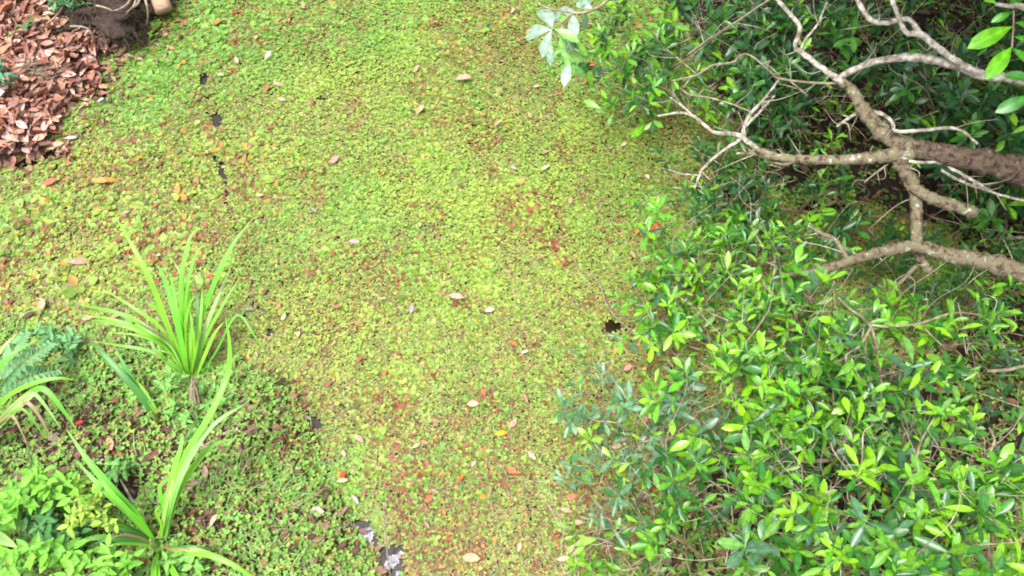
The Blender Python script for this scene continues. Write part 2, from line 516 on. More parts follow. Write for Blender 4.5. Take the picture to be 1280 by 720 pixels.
def lead_at(X, Y, PX, PY):
    """open water: narrow leads along both banks and a few holes"""
    lead = np.zeros(len(X))
    for (x, y, rx, ry) in [(a_, b_, c_ * .72, d_ * .72) if b_ < 480 else (a_, b_, c_, d_) for a_, b_, c_, d_ in [(255, 103, 7, 12), (275, 213, 7, 11), (402, 125, 10, 4), (262, 125, 8, 6), (160, 40, 4, 4), (70, 195, 22, 8), (30, 205, 30, 8),
                           (447, 668, 19, 18), (436, 650, 8, 11), (489, 706, 15, 19), (409, 590, 5, 20), (422, 625, 7, 20), (432, 640, 7, 9), (392, 530, 9, 10), (765, 410, 14, 12), (497, 690, 9, 8), (128, 118, 10, 14),
                           (545, 77, 5, 4), (1020, 262, 60, 12), (925, 240, 25, 12), (583, 355, 7, 3), (283, 255, 6, 4), (338, 415, 9, 6), (330, 395, 6, 5), (270, 150, 6, 16)]]:
        q = ((PX - x) / rx) ** 2 + ((PY - y) / ry) ** 2
        lead = np.maximum(lead, np.exp(-q * 0.6) * 1.25)
    line = [(248, 88), (262, 130), (270, 165), (276, 215), (284, 258), (304, 305), (332, 400), (348, 445), (385, 520), (393, 537), (409, 590), (425, 635), (446, 668), (470, 690), (490, 706)]
    dl = np.full(len(X), 1e9)
    wx_ = PX + (fbm(X * 5, Y * 5, 47, 4) - .5) * 44; wy_ = PY + (fbm(X * 5, Y * 5, 48, 4) - .5) * 44
    for (ax, ay), (bx, by) in zip(line[:-1], line[1:]):
        t = np.clip(((wx_ - ax) * (bx - ax) + (wy_ - ay) * (by - ay)) / ((bx - ax) ** 2 + (by - ay) ** 2), 0, 1)
        dl = np.minimum(dl, np.hypot(wx_ - ax - t * (bx - ax), wy_ - ay - t * (by - ay)))
    lead = np.maximum(lead, .74 * np.exp(-(dl / 6) ** 2) * (.5 + .85 * sstep(.4, .58, fbm(X * 7, Y * 7, 43, 4))))
    lead = lead + (fbm(X * 9, Y * 9, 41) - .5) * 0.9
    return lead


X, Y, PX, PY = scatter(0.0205, 110)
sd_ = sdf_water(X, Y) + (fbm(X * 2.5, Y * 2.5, 5) - .5) * .16
keep = sd_ < -0.005 + np.where((PX < 620) & (PY > 300), .28, .05) * rng.random(len(X)) ** 1.5
keep &= lead_at(X, Y, PX, PY) < 0.55
holes = fbm(X * 14, Y * 14, 71, 2) - 0.12 * sstep(700, 900, PX)
holes = holes - .16 * sstep(420, 120, PX) * sstep(100, 220, PY)
keep &= (holes > 0.2) | (rng.random(len(X)) < .25)
X, Y, PX, PY = X[keep], Y[keep], PX[keep], PY[keep]
Zf = np.maximum(ground_h(X, Y), 0) + 0.004 + 0.012 * rng.random(len(X)) + 0.028 * np.clip(fbm(X * 4.5, Y * 4.5, 23) - .35, 0, 1)
big = fbm(X * 3.2, Y * 3.2, 55)
sz = 0.0116 * np.clip(np.exp(rng.normal(0, .3, len(X))), .55, 1.9) * (1 + 0.35 * sstep(.45, .7, big))
sz *= 1 + .7 * sstep(.66, .74, fbm(X * 7.5, Y * 7.5, 58, 2))
sz *= 1 + 0.45 * sstep(450, 150, PX) * (.4 + 1.2 * sstep(.35, .65, fbm(X * 6, Y * 6, 57)))
G1, G2, OL, BR, OR, RD = [np.array(c) for c in ((.115, .25, .034), (.245, .325, .046), (.15, .15, .034), (.15, .075, .03), (.36, .20, .04), (.22, .065, .03))]
wl_ = sstep(420, 120, PX) * sstep(100, 220, PY)           # duller, browner weed in the left corner
yel = np.clip(0.45 + (fbm(X * 1.6, Y * 1.6, 31) - .5) * 1.6 + 0.25 * sstep(150, 420, PY) - 0.4 * sstep(170, 0, PY) - .35 * sstep(600, 950, PX) - .5 * sstep(980, 1080, PX) - .15 * sstep(350, 100, PX), 0, 1)  # less yellow on the right: tint stands in for canopy shade
old = np.clip(0.14 + (fbm(X * 2.6, Y * 2.6, 61) - .46) * 1.7 + 0.3 * sstep(250, 620, PY) * sstep(300, 480, PX) + 0.5 * wl_, 0.03, .85)
red = .48 * sstep(.56, .76, fbm(X * 7, Y * 7, 87, 4)) + .4 * sstep(.5, .72, fbm(X * 2.1, Y * 2.1, 88, 3)) * sstep(180, 420, PY)


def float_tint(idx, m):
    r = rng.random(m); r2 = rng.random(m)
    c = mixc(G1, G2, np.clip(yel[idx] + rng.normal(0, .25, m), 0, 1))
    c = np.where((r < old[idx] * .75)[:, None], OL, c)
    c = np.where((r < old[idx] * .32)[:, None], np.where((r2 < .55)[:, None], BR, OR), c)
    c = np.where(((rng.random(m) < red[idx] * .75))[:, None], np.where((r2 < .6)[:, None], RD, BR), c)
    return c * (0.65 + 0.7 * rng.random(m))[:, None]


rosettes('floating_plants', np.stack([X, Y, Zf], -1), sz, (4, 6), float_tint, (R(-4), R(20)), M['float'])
bpy.data.objects['floating_plants']['label'] = 'thick mat of small yellow-green floating plants covering the channel'
bpy.data.objects['floating_plants']['category'] = 'floating plants'

# decaying leaves floating flat between the living ones
X, Y, PX, PY = scatter(0.021, 110)
keep = (sdf_water(X, Y) < .02) & (lead_at(X, Y, PX, PY) < .72)
X, Y, PX, PY = X[keep], Y[keep], PX[keep], PY[keep]; n = len(X)
ya = rng.random(n) * 6.28
und = mixc(np.array((.21, .21, .06)), np.array((.23, .15, .065)), rng.random(n)) * (.55 + .9 * rng.random(n))[:, None]
und = np.where((rng.random(n) < .4)[:, None], np.array((.2, .27, .06)) * (.65 + .7 * rng.random(n))[:, None], und)
o = rosettes('decaying_leaves', np.stack([X, Y, .004 + .009 * rng.random(n)], -1), .019 * (.7 + .6 * rng.random(n)), (3, 3), lambda idx, m: und[idx], (R(-3), R(9)), M['float'])
tag(o, 'layer of brown decaying leaves between the living floating plants', 'plant debris')

# low leafy ground cover on the banks
X, Y, PX, PY = scatter(0.024, 130)
hz = ground_h(X, Y); sdg = sdf_water(X, Y)
left = PX < 620
dens = np.where(left, 0.6 + 1.1 * sstep(.35, .62, fbm(X * 3.1, Y * 3.1, 91)), 0.35 + .6 * sstep(.4, .6, fbm(X * 3, Y * 3, 93)))
dens *= np.where(left & (PY < 240), .06, 1)
for (x, y, r_) in [(165, 622, 34), (365, 670, 32), (275, 655, 24), (60, 520, 30), (120, 540, 28)]:
    dens *= 1 - .85 * np.exp(-(((PX - x) ** 2 + (PY - y) ** 2) / r_ ** 2))
dens *= np.where((PX > 700) & (PY < 300), .45, 1)
keep = (hz > 0.0) & (rng.random(len(X)) < dens)
X, Y, PX, PY, hz, left = X[keep], Y[keep], PX[keep], PY[keep], hz[keep], left[keep]
csz = 0.016 * (0.7 + 0.8 * rng.random(len(X)))
mint = fbm(X * 2.2, Y * 2.2, 101)


def cover_tint(idx, m):
    c = mixc(np.array((.13, .27, .035)), np.array((.2, .43, .07)), np.clip((mint[idx] - .3) * 2.2 + rng.normal(0, .2, m), 0, 1))
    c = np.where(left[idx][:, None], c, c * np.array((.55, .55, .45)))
    c = np.where((rng.random(m) < .2)[:, None], np.array((.25, .28, .05)), c)
    c = np.where((rng.random(m) < .06)[:, None], np.array((.2, .09, .03)), c)
    return c * (0.65 + 0.7 * rng.random(m))[:, None]


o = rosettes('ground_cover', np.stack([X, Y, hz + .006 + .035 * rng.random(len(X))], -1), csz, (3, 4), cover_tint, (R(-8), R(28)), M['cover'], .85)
tag(o, 'low pale green creeping plants covering the muddy banks', 'ground cover')

# thin grass on the left bank
gb = Bag()
X, Y, PX, PY = scatter(0.021, 60)
keep = (PX < 560) & (PY > 380) & (ground_h(X, Y) > 0.0)
keep &= rng.random(len(X)) < 0.06 + .6 * sstep(.5, .68, fbm(X * 3.7, Y * 3.7, 121))
X, Y = X[keep], Y[keep]; hz = ground_h(X, Y)
n = len(X)
ya = rng.random(n) * 6.28; ln = .05 + .08 * rng.random(n); wd = .0016 + .0014 * rng.random(n)
d2 = np.stack([np.cos(ya), np.sin(ya)], -1); sdv = np.stack([-d2[:, 1], d2[:, 0]], -1)
GVs = []
for t, w_ in ((0, 1), (.45, .9), (.8, .6), (1, 0.1)):
    up = ln * (t * .8 - .45 * t * t); out = ln * (.25 * t + .65 * t * t)
    c = np.stack([X, Y, hz + up], -1); c[:, :2] += d2 * out[:, None]
    for s in (-1, 1):
        q = c.copy(); q[:, :2] += sdv * (s * w_ * wd)[:, None]; GVs.append(q)
V = np.stack(GVs, 1)
Tq = np.array([[0, 1, 3], [0, 3, 2], [2, 3, 5], [2, 5, 4], [4, 5, 7], [4, 7, 6]])
T = (Tq[None] + (np.arange(n) * 8)[:, None, None]).reshape(-1, 3)
gc = mixc(np.array((.12, .28, .05)), np.array((.26, .4, .11)), rng.random(n))
me = np_mesh('grass', V.reshape(-1, 3), T, np.repeat(gc, 8, 0), np.zeros(n * 8))
tag(obj('grass', me, M['cover']), 'fine thin grass growing on the left bank', 'grass', kind='stuff')

# ------------------------------------------------------------------ fallen leaves
TANS = [(.31, .15, .112), (.4, .225, .175), (.25, .108, .078), (.5, .33, .27), (.17, .078, .06), (.33, .14, .085), (.43, .225, .15)]


def fallen(name, px, py, size, c, label, group, lift=.02, flat=.25, yaw=None, kind=None):
    p = on_ground(px, py); z = max(gh(p.x, p.y), .015) + lift
    p = at(px, py, z)
    yaw = random.uniform(0, 6.28) if yaw is None else yaw
    d = np.array([[math.cos(yaw), math.sin(yaw), random.uniform(-flat, flat)]])
    nn = np.array([[random.uniform(-flat, flat), random.uniform(-flat, flat), 1.0]])
    A = frames(d, nn, np.array([size]), np.array([[p.x, p.y, p.z]]))[0]
    A[:, 3] -= A[:, 0] * .5
    o = obj(name, ME_DEAD[random.randrange(len(ME_DEAD)) if kind is None else kind])
    o.matrix_world = as_matrix(A)
    o.color = (*c, 1)
    return tag(o, label, 'leaf', group)


# heap on the far left bank: the loose ones on top are things, what lies below is litter
X, Y, PX, PY = scatter(0.021, 60)
hz = ground_h(X, Y)
keep = (PX < 215) & (PY < 230) & (hz > -0.005) & (np.hypot(X - MOUND.x, (Y - MOUND.y) * 1.0) > .3) & (PX < 132 + 8 * rng.random(len(X)))
keep &= rng.random(len(X)) < .95
X, Y, hz = X[keep], Y[keep], hz[keep]; n = len(X)
ya = rng.random(n) * 6.28
D = np.stack([np.cos(ya), np.sin(ya), rng.normal(0, .3, n)], -1)
N = np.stack([rng.normal(0, .35, n), rng.normal(0, .35, n), np.ones(n)], -1)
C = np.array(TANS)[rng.integers(0, len(TANS), n)] * (.55 + .75 * rng.random(n))[:, None]
batch('leaf_litter', DEAD, rng.integers(0, 5, n), frames(D, N, .04 + .07 * rng.random(n), np.stack([X, Y, hz + .012 + .03 * rng.random(n)], -1)), C, M['dead_a'])
tag(bpy.data.objects['leaf_litter'], 'deep red-brown leaf litter at the foot of the far left bank', 'leaf litter')

# some of it has spilled onto the weed
X, Y, PX, PY = scatter(0.03, 30)
sp = sdf_water(X, Y)
keep = (PX < 240) & (PY < 250) & (sp < .02) & (rng.random(len(X)) < .8 * np.exp(sp / .12))
X, Y = X[keep], Y[keep]; n = len(X)
ya = rng.random(n) * 6.28
D = np.stack([np.cos(ya), np.sin(ya), rng.normal(0, .15, n)], -1)
N = np.stack([rng.normal(0, .3, n), rng.normal(0, .3, n), np.ones(n)], -1)
C = np.array(TANS)[rng.integers(0, len(TANS), n)] * (.35 + .6 * rng.random(n))[:, None]
batch('leaf_litter', DEAD, rng.integers(0, 5, n), frames(D, N, .025 + .05 * rng.random(n), np.stack([X, Y, .012 + .018 * rng.random(n)], -1)), C, M['dead_a'])
tag(bpy.data.objects['leaf_litter.001'], 'brown leaves spilled from the litter heap onto the weed', 'leaf litter')

# litter under the right-hand bushes and thinly on the near left bank
X, Y, PX, PY = scatter(0.045, 100)
hz = ground_h(X, Y)
keep = (((PX > 640) & (rng.random(len(X)) < .75)) | ((PX < 560) & (PY > 360) & (rng.random(len(X)) < .22 + .5 * (fbm(X * 3, Y * 3, 131) > .56)))) & (hz > -.01)
X, Y, hz = X[keep], Y[keep], hz[keep]; n = len(X)
ya = rng.random(n) * 6.28
D = np.stack([np.cos(ya), np.sin(ya), rng.normal(0, .25, n)], -1)
N = np.stack([rng.normal(0, .3, n), rng.normal(0, .3, n), np.ones(n)], -1)
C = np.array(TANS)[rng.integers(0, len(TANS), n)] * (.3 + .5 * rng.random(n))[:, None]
litter_shade = X > 1.0  # right-bank litter gets darker colours in place of shade under the bushes
C[litter_shade] = np.array([(.06, .03, .02), (.04, .025, .018), (.09, .045, .03), (.13, .06, .035)])[rng.integers(0, 4, int(litter_shade.sum()))]
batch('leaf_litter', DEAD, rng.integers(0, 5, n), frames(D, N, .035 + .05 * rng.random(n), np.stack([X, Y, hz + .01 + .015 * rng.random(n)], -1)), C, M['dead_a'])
tag(bpy.data.objects['leaf_litter.002'], 'thin brown leaf litter lying among the bushes and ground cover', 'leaf litter')

# crumbs of bark and dry stems on the near left bank
X, Y, PX, PY = scatter(0.016, 60)
hz = ground_h(X, Y)
keep = (PX < 560) & (PY > 340) & (hz > -.01) & (rng.random(len(X)) < .2 + .6 * (fbm(X * 4, Y * 4, 151) > .5))
X, Y, hz = X[keep], Y[keep], hz[keep]; n = len(X)
ya = rng.random(n) * 6.28
D = np.stack([np.cos(ya), np.sin(ya), rng.normal(0, .3, n)], -1)
N = np.stack([rng.normal(0, .5, n), rng.normal(0, .5, n), np.ones(n)], -1)
C = np.array(TANS + [(.12, .07, .05), (.1, .08, .04), (.45, .36, .25)])[rng.integers(0, len(TANS) + 3, n)] * (.4 + .7 * rng.random(n))[:, None]
batch('debris', DEAD[1:4], rng.integers(0, 3, n), frames(D, N, .012 + .022 * rng.random(n), np.stack([X, Y, hz + .004 + .012 * rng.random(n)], -1)), C, M['dead_a'])
tag(bpy.data.objects['debris'], 'brown crumbled plant debris on the near left bank', 'debris')

LAB = 'curled red-brown dead leaf on top of the litter heap'
k = 0
while k < 150:
    px, py = random.uniform(-4, 135), random.uniform(-4, 195)
    p = on_ground(px, py)
    if gh(p.x, p.y) < .02 or math.hypot(p.x - MOUND.x, p.y - MOUND.y) < .3: continue
    c = random.choice(TANS); f = random.uniform(.8, 1.35)
    zone = 'beside the muddy root clump' if math.hypot(p.x - MOUND.x, p.y - MOUND.y) < .62 else 'close to the water edge' if sdf_water(np.array([p.x]), np.array([p.y]))[0] < .22 else 'around the tangled straw' if abs(px - 55) < 32 and abs(py - 98) < 20 else 'on the far side of the straw' if py < 98 else 'on the near side of the straw'
    tone = ['reddish', 'tan', 'chestnut brown', 'pale pinkish', 'dark brown', 'rusty', 'orange tan'][TANS.index(c)]
    fallen('fallen_leaf', px, py, random.uniform(.075, .12), [min(v * f, .7) for v in c], f'curled {tone} dead leaf in the litter heap {zone}', 'dead leaves of the litter heap', lift=.045, flat=.4)
    k += 1

CR, PK, RDc, ORc, BRc, GY = (.42, .32, .21), (.46, .24, .18), (.5, .05, .02), (.55, .2, .03), (.2, .08, .05), (.3, .22, .22)
marked = [(578, 99, 20, PK, 0.05, 'pink-brown dead leaf lying flat on bright green floating plants'),
          (335, 70, 12, (.5, .5, .47), 1.0, 'small white petal-like dead leaf on the floating plants'),
          (126, 227, 18, (.6, .22, .08), -.2, 'orange-brown leaf pair lying beside the left litter bank'),
          (135, 224, 15, ORc, .2, 'bright orange dead leaf next to an orange-brown one'),
          (62, 227, 13, (.4, .1, .06), .6, 'dark red dead leaf near the left litter bank'),
          (418, 199, 13, (.6, .2, .2), 1.1, 'dead leaf with a pink and red edge on the floating plants'),
          (262, 344, 9, (.7, .08, .04), .2, 'tiny scarlet leaf caught among the tall strap blades'),
          (99, 529, 9, (.75, .05, .03), .3, 'tiny scarlet leaf lying on the near left bank'),
          (137, 554, 15, (.62, .22, .17), 2.0, 'pink dead leaf lying on bare soil of the left bank'),
          (267, 651, 14, (.6, .33, .25), 1.1, 'pale pink dead leaf beside the near strap-leaved plant'),
          (428, 594, 12, RDc, 1.4, 'bright red leaf standing beside the narrow open water'),
          (428, 601, 14, CR, .05, 'cream dead leaf lying beneath a bright red leaf'),
          (576, 598, 11, (.7, .12, .02), .9, 'orange-red leaf beside a bright green sprig on the mat'),
          (444, 625, 13, (.42, .36, .29), 2.3, 'cream dead leaf beside the open water lead'),
          (448, 547, 14, PK, -.6, 'pink-brown dead leaf above the open water lead'),
          (589, 697, 20, (.42, .25, .14), -.1, 'tan dead leaf on yellowish floating plants by the near edge'),
          (626, 541, 15, (.55, .3, .02), .2, 'yellow-orange dead leaf on the floating plants'),
          (570, 371, 20, (.36, .25, .2), -.25, 'large pale grey-pink dead leaf amid the channel'),
          (612, 387, 12, (.46, .38, .24), .2, 'round cream dead leaf amid the channel'),
          (656, 439, 9, (.5, .5, .52), .5, 'tiny white petal on reddish floating plants'),
          (97, 325, 22, (.42, .2, .15), .15, 'long pink-brown dead leaf on brownish floating weed'),
          (52, 380, 14, (.55, .27, .17), 1.8, 'upright tan dead leaf by the left bank'),
          (525, 138, 15, (.5, .3, .2), 1.0, 'tan dead leaf lying askew on green floating plants'),
          (665, 569, 14, (.6, .3, .22), 2.2, 'crumpled pale pink dead leaf by the right-hand bushes'),
          (707, 637, 14, (.42, .27, .16), -.2, 'cream-tan dead leaf near the low right-hand sprigs'),
          (720, 654, 16, (.45, .3, .2), 0, 'long cream dead leaf near the low right-hand sprigs'),
          (802, 620, 16, (.36, .29, .22), .1, 'broad pale grey dead leaf lying under the right-hand bush'),
          (735, 82, 24, (.42, .1, .05), 0, 'large red-brown dead leaf under the pale overhanging sprig'),
          (820, 285, 20, (.4, .1, .03), .3, 'red-brown dead leaf at the edge of the right-hand bush'),
          (797, 289, 12, ORc, 1.0, 'orange dead leaf at the edge of the right-hand bush'),
          (88, 171, 11, (.48, .46, .42), .3, 'white curled leaf beside the litter bank'),
          (126, 126, 8, (.52, .5, .47), .7, 'tiny white leaf at the tip of the litter bank'),
          (816, 676, 20, (.5, .16, .03), 1.2, 'orange-brown dead leaf on the soil under low sprigs')]
for (x, y, L_, c, a, lab) in marked:
    d_ = (at(x, y) - Vector((0, 0, CAM_Z))).length
    fallen('fallen_leaf', x, y, L_ * 1.1 * d_ / F, c, lab, None, lift=.028, flat=.12, yaw=a, kind=random.choice((0, 1, 4)))
LAB2 = 'small brown dead leaf scattered on the floating plants'
k = 0
while k < 115:
    px, py = random.uniform(60, 900), random.uniform(5, 715)
    p = on_ground(px, py)
    if gh(p.x, p.y) > -.01: continue
    ci = random.randrange(7)
    c = [PK, BRc, GY, CR, (.4, .12, .05), (.3, .1, .06), (.38, .2, .13)][ci]
    tone = ['pink-brown', 'dark brown', 'greyish', 'cream', 'rust-red', 'red-brown', 'tan'][ci]
    near = min((((px - x_) / w_) ** 2 + ((py - y_) / h_) ** 2, t_) for x_, y_, w_, h_, t_ in ((240, 340, 150, 120, 'near the tall strap tuft'), (430, 620, 90, 130, 'beside the narrow open water'), (90, 160, 130, 110, 'off the litter heap'), (700, 560, 120, 190, 'beside the sparse blue-green bush'), (790, 350, 90, 120, 'by the bush below the lower limb'), (800, 130, 140, 120, 'under the far shaded bushes'), (480, 130, 190, 150, 'on the open green weed'), (560, 400, 150, 170, 'on the yellowish middle of the mat')))[1]
    fallen('fallen_leaf', px, py, random.uniform(.035, .07), c, f'small {tone} dead leaf floating {near}', 'dead leaves on the floating plants', lift=.024, flat=.2)
    k += 1

# ------------------------------------------------------------------ woody plants
def grow_branches(root, tips, wander=.05, nseg=3):
    """joins every tip to the nearest older node: list of (points, radii)"""
    order = np.argsort(np.linalg.norm(tips - root, axis=1))
    nodes = [np.array(root, float)]; parent = [-1]; plen = [0.0]
    chains = []
    for t in tips[order]:
        Nn = np.array(nodes)
        dist = np.linalg.norm(Nn - t, axis=1)
        j = int(np.argmin(dist + .25 * np.array(plen)))
        ids = [j]; a = Nn[j]
        for s in range(1, nseg + 1):
            f = s / nseg
            p = a + (t - a) * f
            if s < nseg:
                p = p + rng.normal(0, 1, 3) * wander * dist[j] * .8; p[2] += .12 * dist[j] * math.sin(math.pi * f)
            nodes.append(p); parent.append(ids[-1]); plen.append(plen[ids[-1]] + dist[j] / nseg); ids.append(len(nodes) - 1)
        chains.append(ids)
    w = np.zeros(len(nodes))
    for ids in chains:
        i = ids[-1]
        while i >= 0:
            w[i] += 1; i = parent[i]
    rad = .0017 * np.maximum(w, 1) ** .42
    return [(np.array([nodes[i] for i in ids]), np.array([min(rad[i], rad[ids[1]] * 1.15) for i in ids])) for ids in chains]


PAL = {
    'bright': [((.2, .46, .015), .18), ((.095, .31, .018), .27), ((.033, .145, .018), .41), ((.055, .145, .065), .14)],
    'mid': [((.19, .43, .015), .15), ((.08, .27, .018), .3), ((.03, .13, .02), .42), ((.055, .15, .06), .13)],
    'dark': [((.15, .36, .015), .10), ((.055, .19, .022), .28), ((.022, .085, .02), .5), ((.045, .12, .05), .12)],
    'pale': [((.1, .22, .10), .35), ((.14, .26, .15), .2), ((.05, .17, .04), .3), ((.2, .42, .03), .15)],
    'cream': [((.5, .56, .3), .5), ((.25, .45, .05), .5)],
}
LEAVES = []       # every leaf of a woody plant: owner, template, matrix, colour


def shoots(owner, base, axis, length, nleaf, size, pal, spread=(35, 75)):
    """spiral shoots; returns stem ends"""
    n = len(base)
    cols = np.array([c for c, _ in PAL[pal]]); pr = np.array([p for _, p in PAL[pal]])
    sh_col = rng.choice(len(cols), n, p=pr / pr.sum())
    for i in range(n):
        a = axis[i] / np.linalg.norm(axis[i])
        u = np.cross(a, [0.3, .9, .2]); u /= np.linalg.norm(u); v = np.cross(a, u)
        m = int(rng.integers(max(2, nleaf[0] - 2), nleaf[1] + 2)); ph = rng.random() * 6.28; big_ = .65 + .6 * rng.random()
        for k in range(m):
            t = 1 - .85 * (k / m)
            an = ph + k * 2.4 + rng.normal(0, .3)
            el = R(spread[0] + (spread[1] - spread[0]) * min(1, k / 5 + rng.random() * .3))
            d = a * math.cos(el) + (u * math.cos(an) + v * math.sin(an)) * math.sin(el)
            nh = a + np.array([0, 0, .9]) + rng.normal(0, .25, 3)
            s = size * big_ * (.75 + .5 * rng.random()) * (.75 if k == 0 else 1)
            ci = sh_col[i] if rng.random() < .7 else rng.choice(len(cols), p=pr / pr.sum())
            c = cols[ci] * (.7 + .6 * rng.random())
            if k < 2 and pal in ('bright', 'mid'): c = c * .6 + np.array((.22, .47, .02)) * .4
            P = base[i] + a * length[i] * t
            LEAVES.append((owner, int(rng.integers(0, len(GLOSSY))), frames(d[None], nh[None], np.array([s]), P[None])[0], c))


G_LOW, G_TOP = 'glossy bushes on the near right bank', 'shaded bushes on the far right bank'


def shrub(name, label, base_px, blobs, pal, size=.075, nleaf=(5, 9), group=None, cat='bush', dead=12, low=0.35):
    """blobs: (px, py, z, radius, height, shoots)"""
    b = on_ground(*base_px); b.z = max(gh(b.x, b.y), -.05) - .03
    root = thing(name, label, cat, b, group)
    tips, axes = [], []
    for (px, py, z, r, h, n) in blobs:
        n = max(2, int(n * (1.45 if group == G_LOW else 1.6)))
        c = np.array(at(px, py, z))
        q = unit(n) * (rng.random(n) ** .45)[:, None]
        q[:, 2] = np.abs(q[:, 2]) * (1 - low) + q[:, 2] * low
        P = c + q * np.array([r, r, h]) * 1.12
        if n > 6:                                        # uneven clumps and gaps
            gp = fbm(P[:, 0] * 5.5 + P[:, 2] * 3, P[:, 1] * 5.5, 61) > .40
            P, q = P[gp], q[gp]; n = len(P)
        tips.append(P)
        axes.append(q * .7 + unit(n) * .45 + np.array([0, -.05, .55]))
    tips = np.concatenate(tips); axes = np.concatenate(axes)
    g = np.maximum(ground_h(tips[:, 0], tips[:, 1]), 0) + .07
    tips[:, 2] = np.maximum(tips[:, 2], g)
    axes /= np.linalg.norm(axes, axis=1)[:, None]
    n = len(tips)
    L_ = .07 + .09 * rng.random(n)
    shoots(root, tips, axes, L_, nleaf, size, pal)
    bag, tw = Bag(), Bag()
    for P, r_ in grow_branches(np.array(b), tips):
        Pc = catmull(P, 3); bag.add(*tube_arrays(Pc, np.interp(np.linspace(0, 1, len(Pc)), np.linspace(0, 1, len(r_)), r_), 5))
    for i in range(n):
        tw.add(*tube_arrays(catmull([tips[i], tips[i] + axes[i] * L_[i] * .5 + rng.normal(0, .004, 3), tips[i] + axes[i] * L_[i]], 2), np.linspace(.0018, .0009, 5), 4))
    obj('branches', bag.mesh('branches', b), M['stem'], root)
    tag(obj('shoots', tw.mesh('shoots', b), M['greenstem'], root), kind='stuff')
    if dead:                                             # bare dry twigs poking through
        db = Bag()
        for _ in range(int(dead * 4)):
            p = tips[rng.integers(n)] + rng.normal(0, .05, 3); d = unit(1)[0] * .8 + np.array([0, 0, .25])
            ln = .12 + .5 * rng.random() ** 2
            q = [p, p + d * ln * .4 + rng.normal(0, .03, 3), p + d * ln * .75 + rng.normal(0, .03, 3), p + d * ln]
            q = catmull(q, 4); q[:, 2] = np.maximum(q[:, 2], .03)
            db.add(*tube_arrays(q, np.linspace(.0021, .0008, len(q)), 4))
        tag(obj('dry_twigs', db.mesh('dry_twigs', b), M['dry'], root), kind='stuff')
    return root


G_LOW, G_TOP = 'glossy bushes on the near right bank', 'shaded bushes on the far right bank'
sh = {}
sh['fringe'] = shrub('shrub', 'low glossy bush reaching out over the floating mat below the lower limb', (985, 330),
      [(850, 320, .3, .28, .16, 22), (905, 350, .4, .28, .2, 26), (870, 390, .35, .25, .18, 18), (825, 400, .3, .16, .1, 12), (800, 350, .25, .14, .08, 6)], 'bright', .07, group=G_LOW)
sh['under'] = shrub('shrub', 'dense glossy bush directly beneath the lower bare limb', (1010, 470),
      [(965, 350, .5, .3, .2, 26), (1020, 390, .65, .3, .22, 30), (960, 410, .6, .28, .2, 24)], 'mid', .072, group=G_LOW)
sh['front'] = shrub('shrub', 'bright yellow-green bush with fresh shoots overhanging the mat', (950, 560),
      [(905, 490, .75, .26, .2, 30), (960, 470, .85, .25, .2, 26), (850, 440, .5, .22, .16, 14), (930, 530, .8, .25, .2, 22)], 'bright', .074, group=G_LOW)
sh['right'] = shrub('shrub', 'glossy bush with forked pale twigs in front of the shaded gap', (1120, 520),
      [(1060, 430, .8, .25, .2, 22), (1120, 460, .9, .28, .2, 26), (1180, 440, .85, .22, .18, 16), (1210, 400, .75, .14, .12, 6), (1060, 500, .9, .25, .2, 20)], 'bright', .074, group=G_LOW)
sh['sparse'] = shrub('shrub', 'sparse blue-green bush trailing thin twigs across the weed', (850, 640),
      [(790, 510, .35, .26, .16, 20), (840, 540, .45, .24, .16, 18), (745, 520, .25, .16, .1, 8), (800, 580, .35, .24, .14, 14), (740, 610, .22, .14, .1, 6)], 'pale', .075, (4, 7), group=G_LOW, dead=16)
sh['corner'] = shrub('shrub', 'leafy bush between sparse twigs and tall bright bushes', (900, 700),
      [(880, 610, .6, .24, .18, 20), (900, 670, .65, .25, .2, 20), (850, 680, .45, .22, .16, 12), (950, 600, .8, .24, .2, 20)], 'mid', .078, group=G_LOW)
sh['tall'] = shrub('shrub', 'tall glossy bush with a bundle of dry brown stalks behind it', (1060, 740),
      [(1010, 610, 1.0, .24, .2, 22), (1060, 640, 1.15, .25, .2, 26), (1100, 690, 1.2, .24, .2, 22), (990, 690, .95, .26, .2, 22), (1110, 610, 1.1, .2, .16, 16)], 'bright', .074, group=G_LOW, dead=14)
sh['edge'] = shrub('shrub', 'tall bush with pale young shoot tips at the near end of the bank', (1230, 760),
      [(1190, 600, 1.15, .22, .18, 20), (1230, 660, 1.3, .24, .2, 24), (1170, 680, 1.3, .22, .18, 18), (1290, 700, 1.3, .25, .2, 14)], 'bright', .074, group=G_LOW)
sh['back'] = shrub('shrub', 'dim green bush filling the shade between near bushes', (1160, 560),
      [(1150, 540, .55, .3, .2, 26), (1050, 560, .5, .3, .2, 24), (1250, 540, .35, .22, .12, 8), (960, 640, .35, .35, .15, 20), (1080, 500, .45, .3, .15, 14)], 'dark', .075, group=G_LOW)
sh['sprig'] = shrub('shrub', 'small sprig with creamy white leaf tips at the mat edge', (735, 730),
      [(705, 700, .25, .04, .04, 2)], 'cream', .09, (3, 4), dead=3, cat='sprig')
sh['low'] = shrub('shrub', 'low green sprigs around a broad grey dead leaf', (800, 690),
      [(735, 695, .2, .08, .05, 4), (780, 650, .15, .16, .06, 8), (830, 700, .2, .18, .08, 10), (760, 690, .15, .14, .06, 6)], 'mid', .07, (4, 6), group=G_LOW, dead=8)
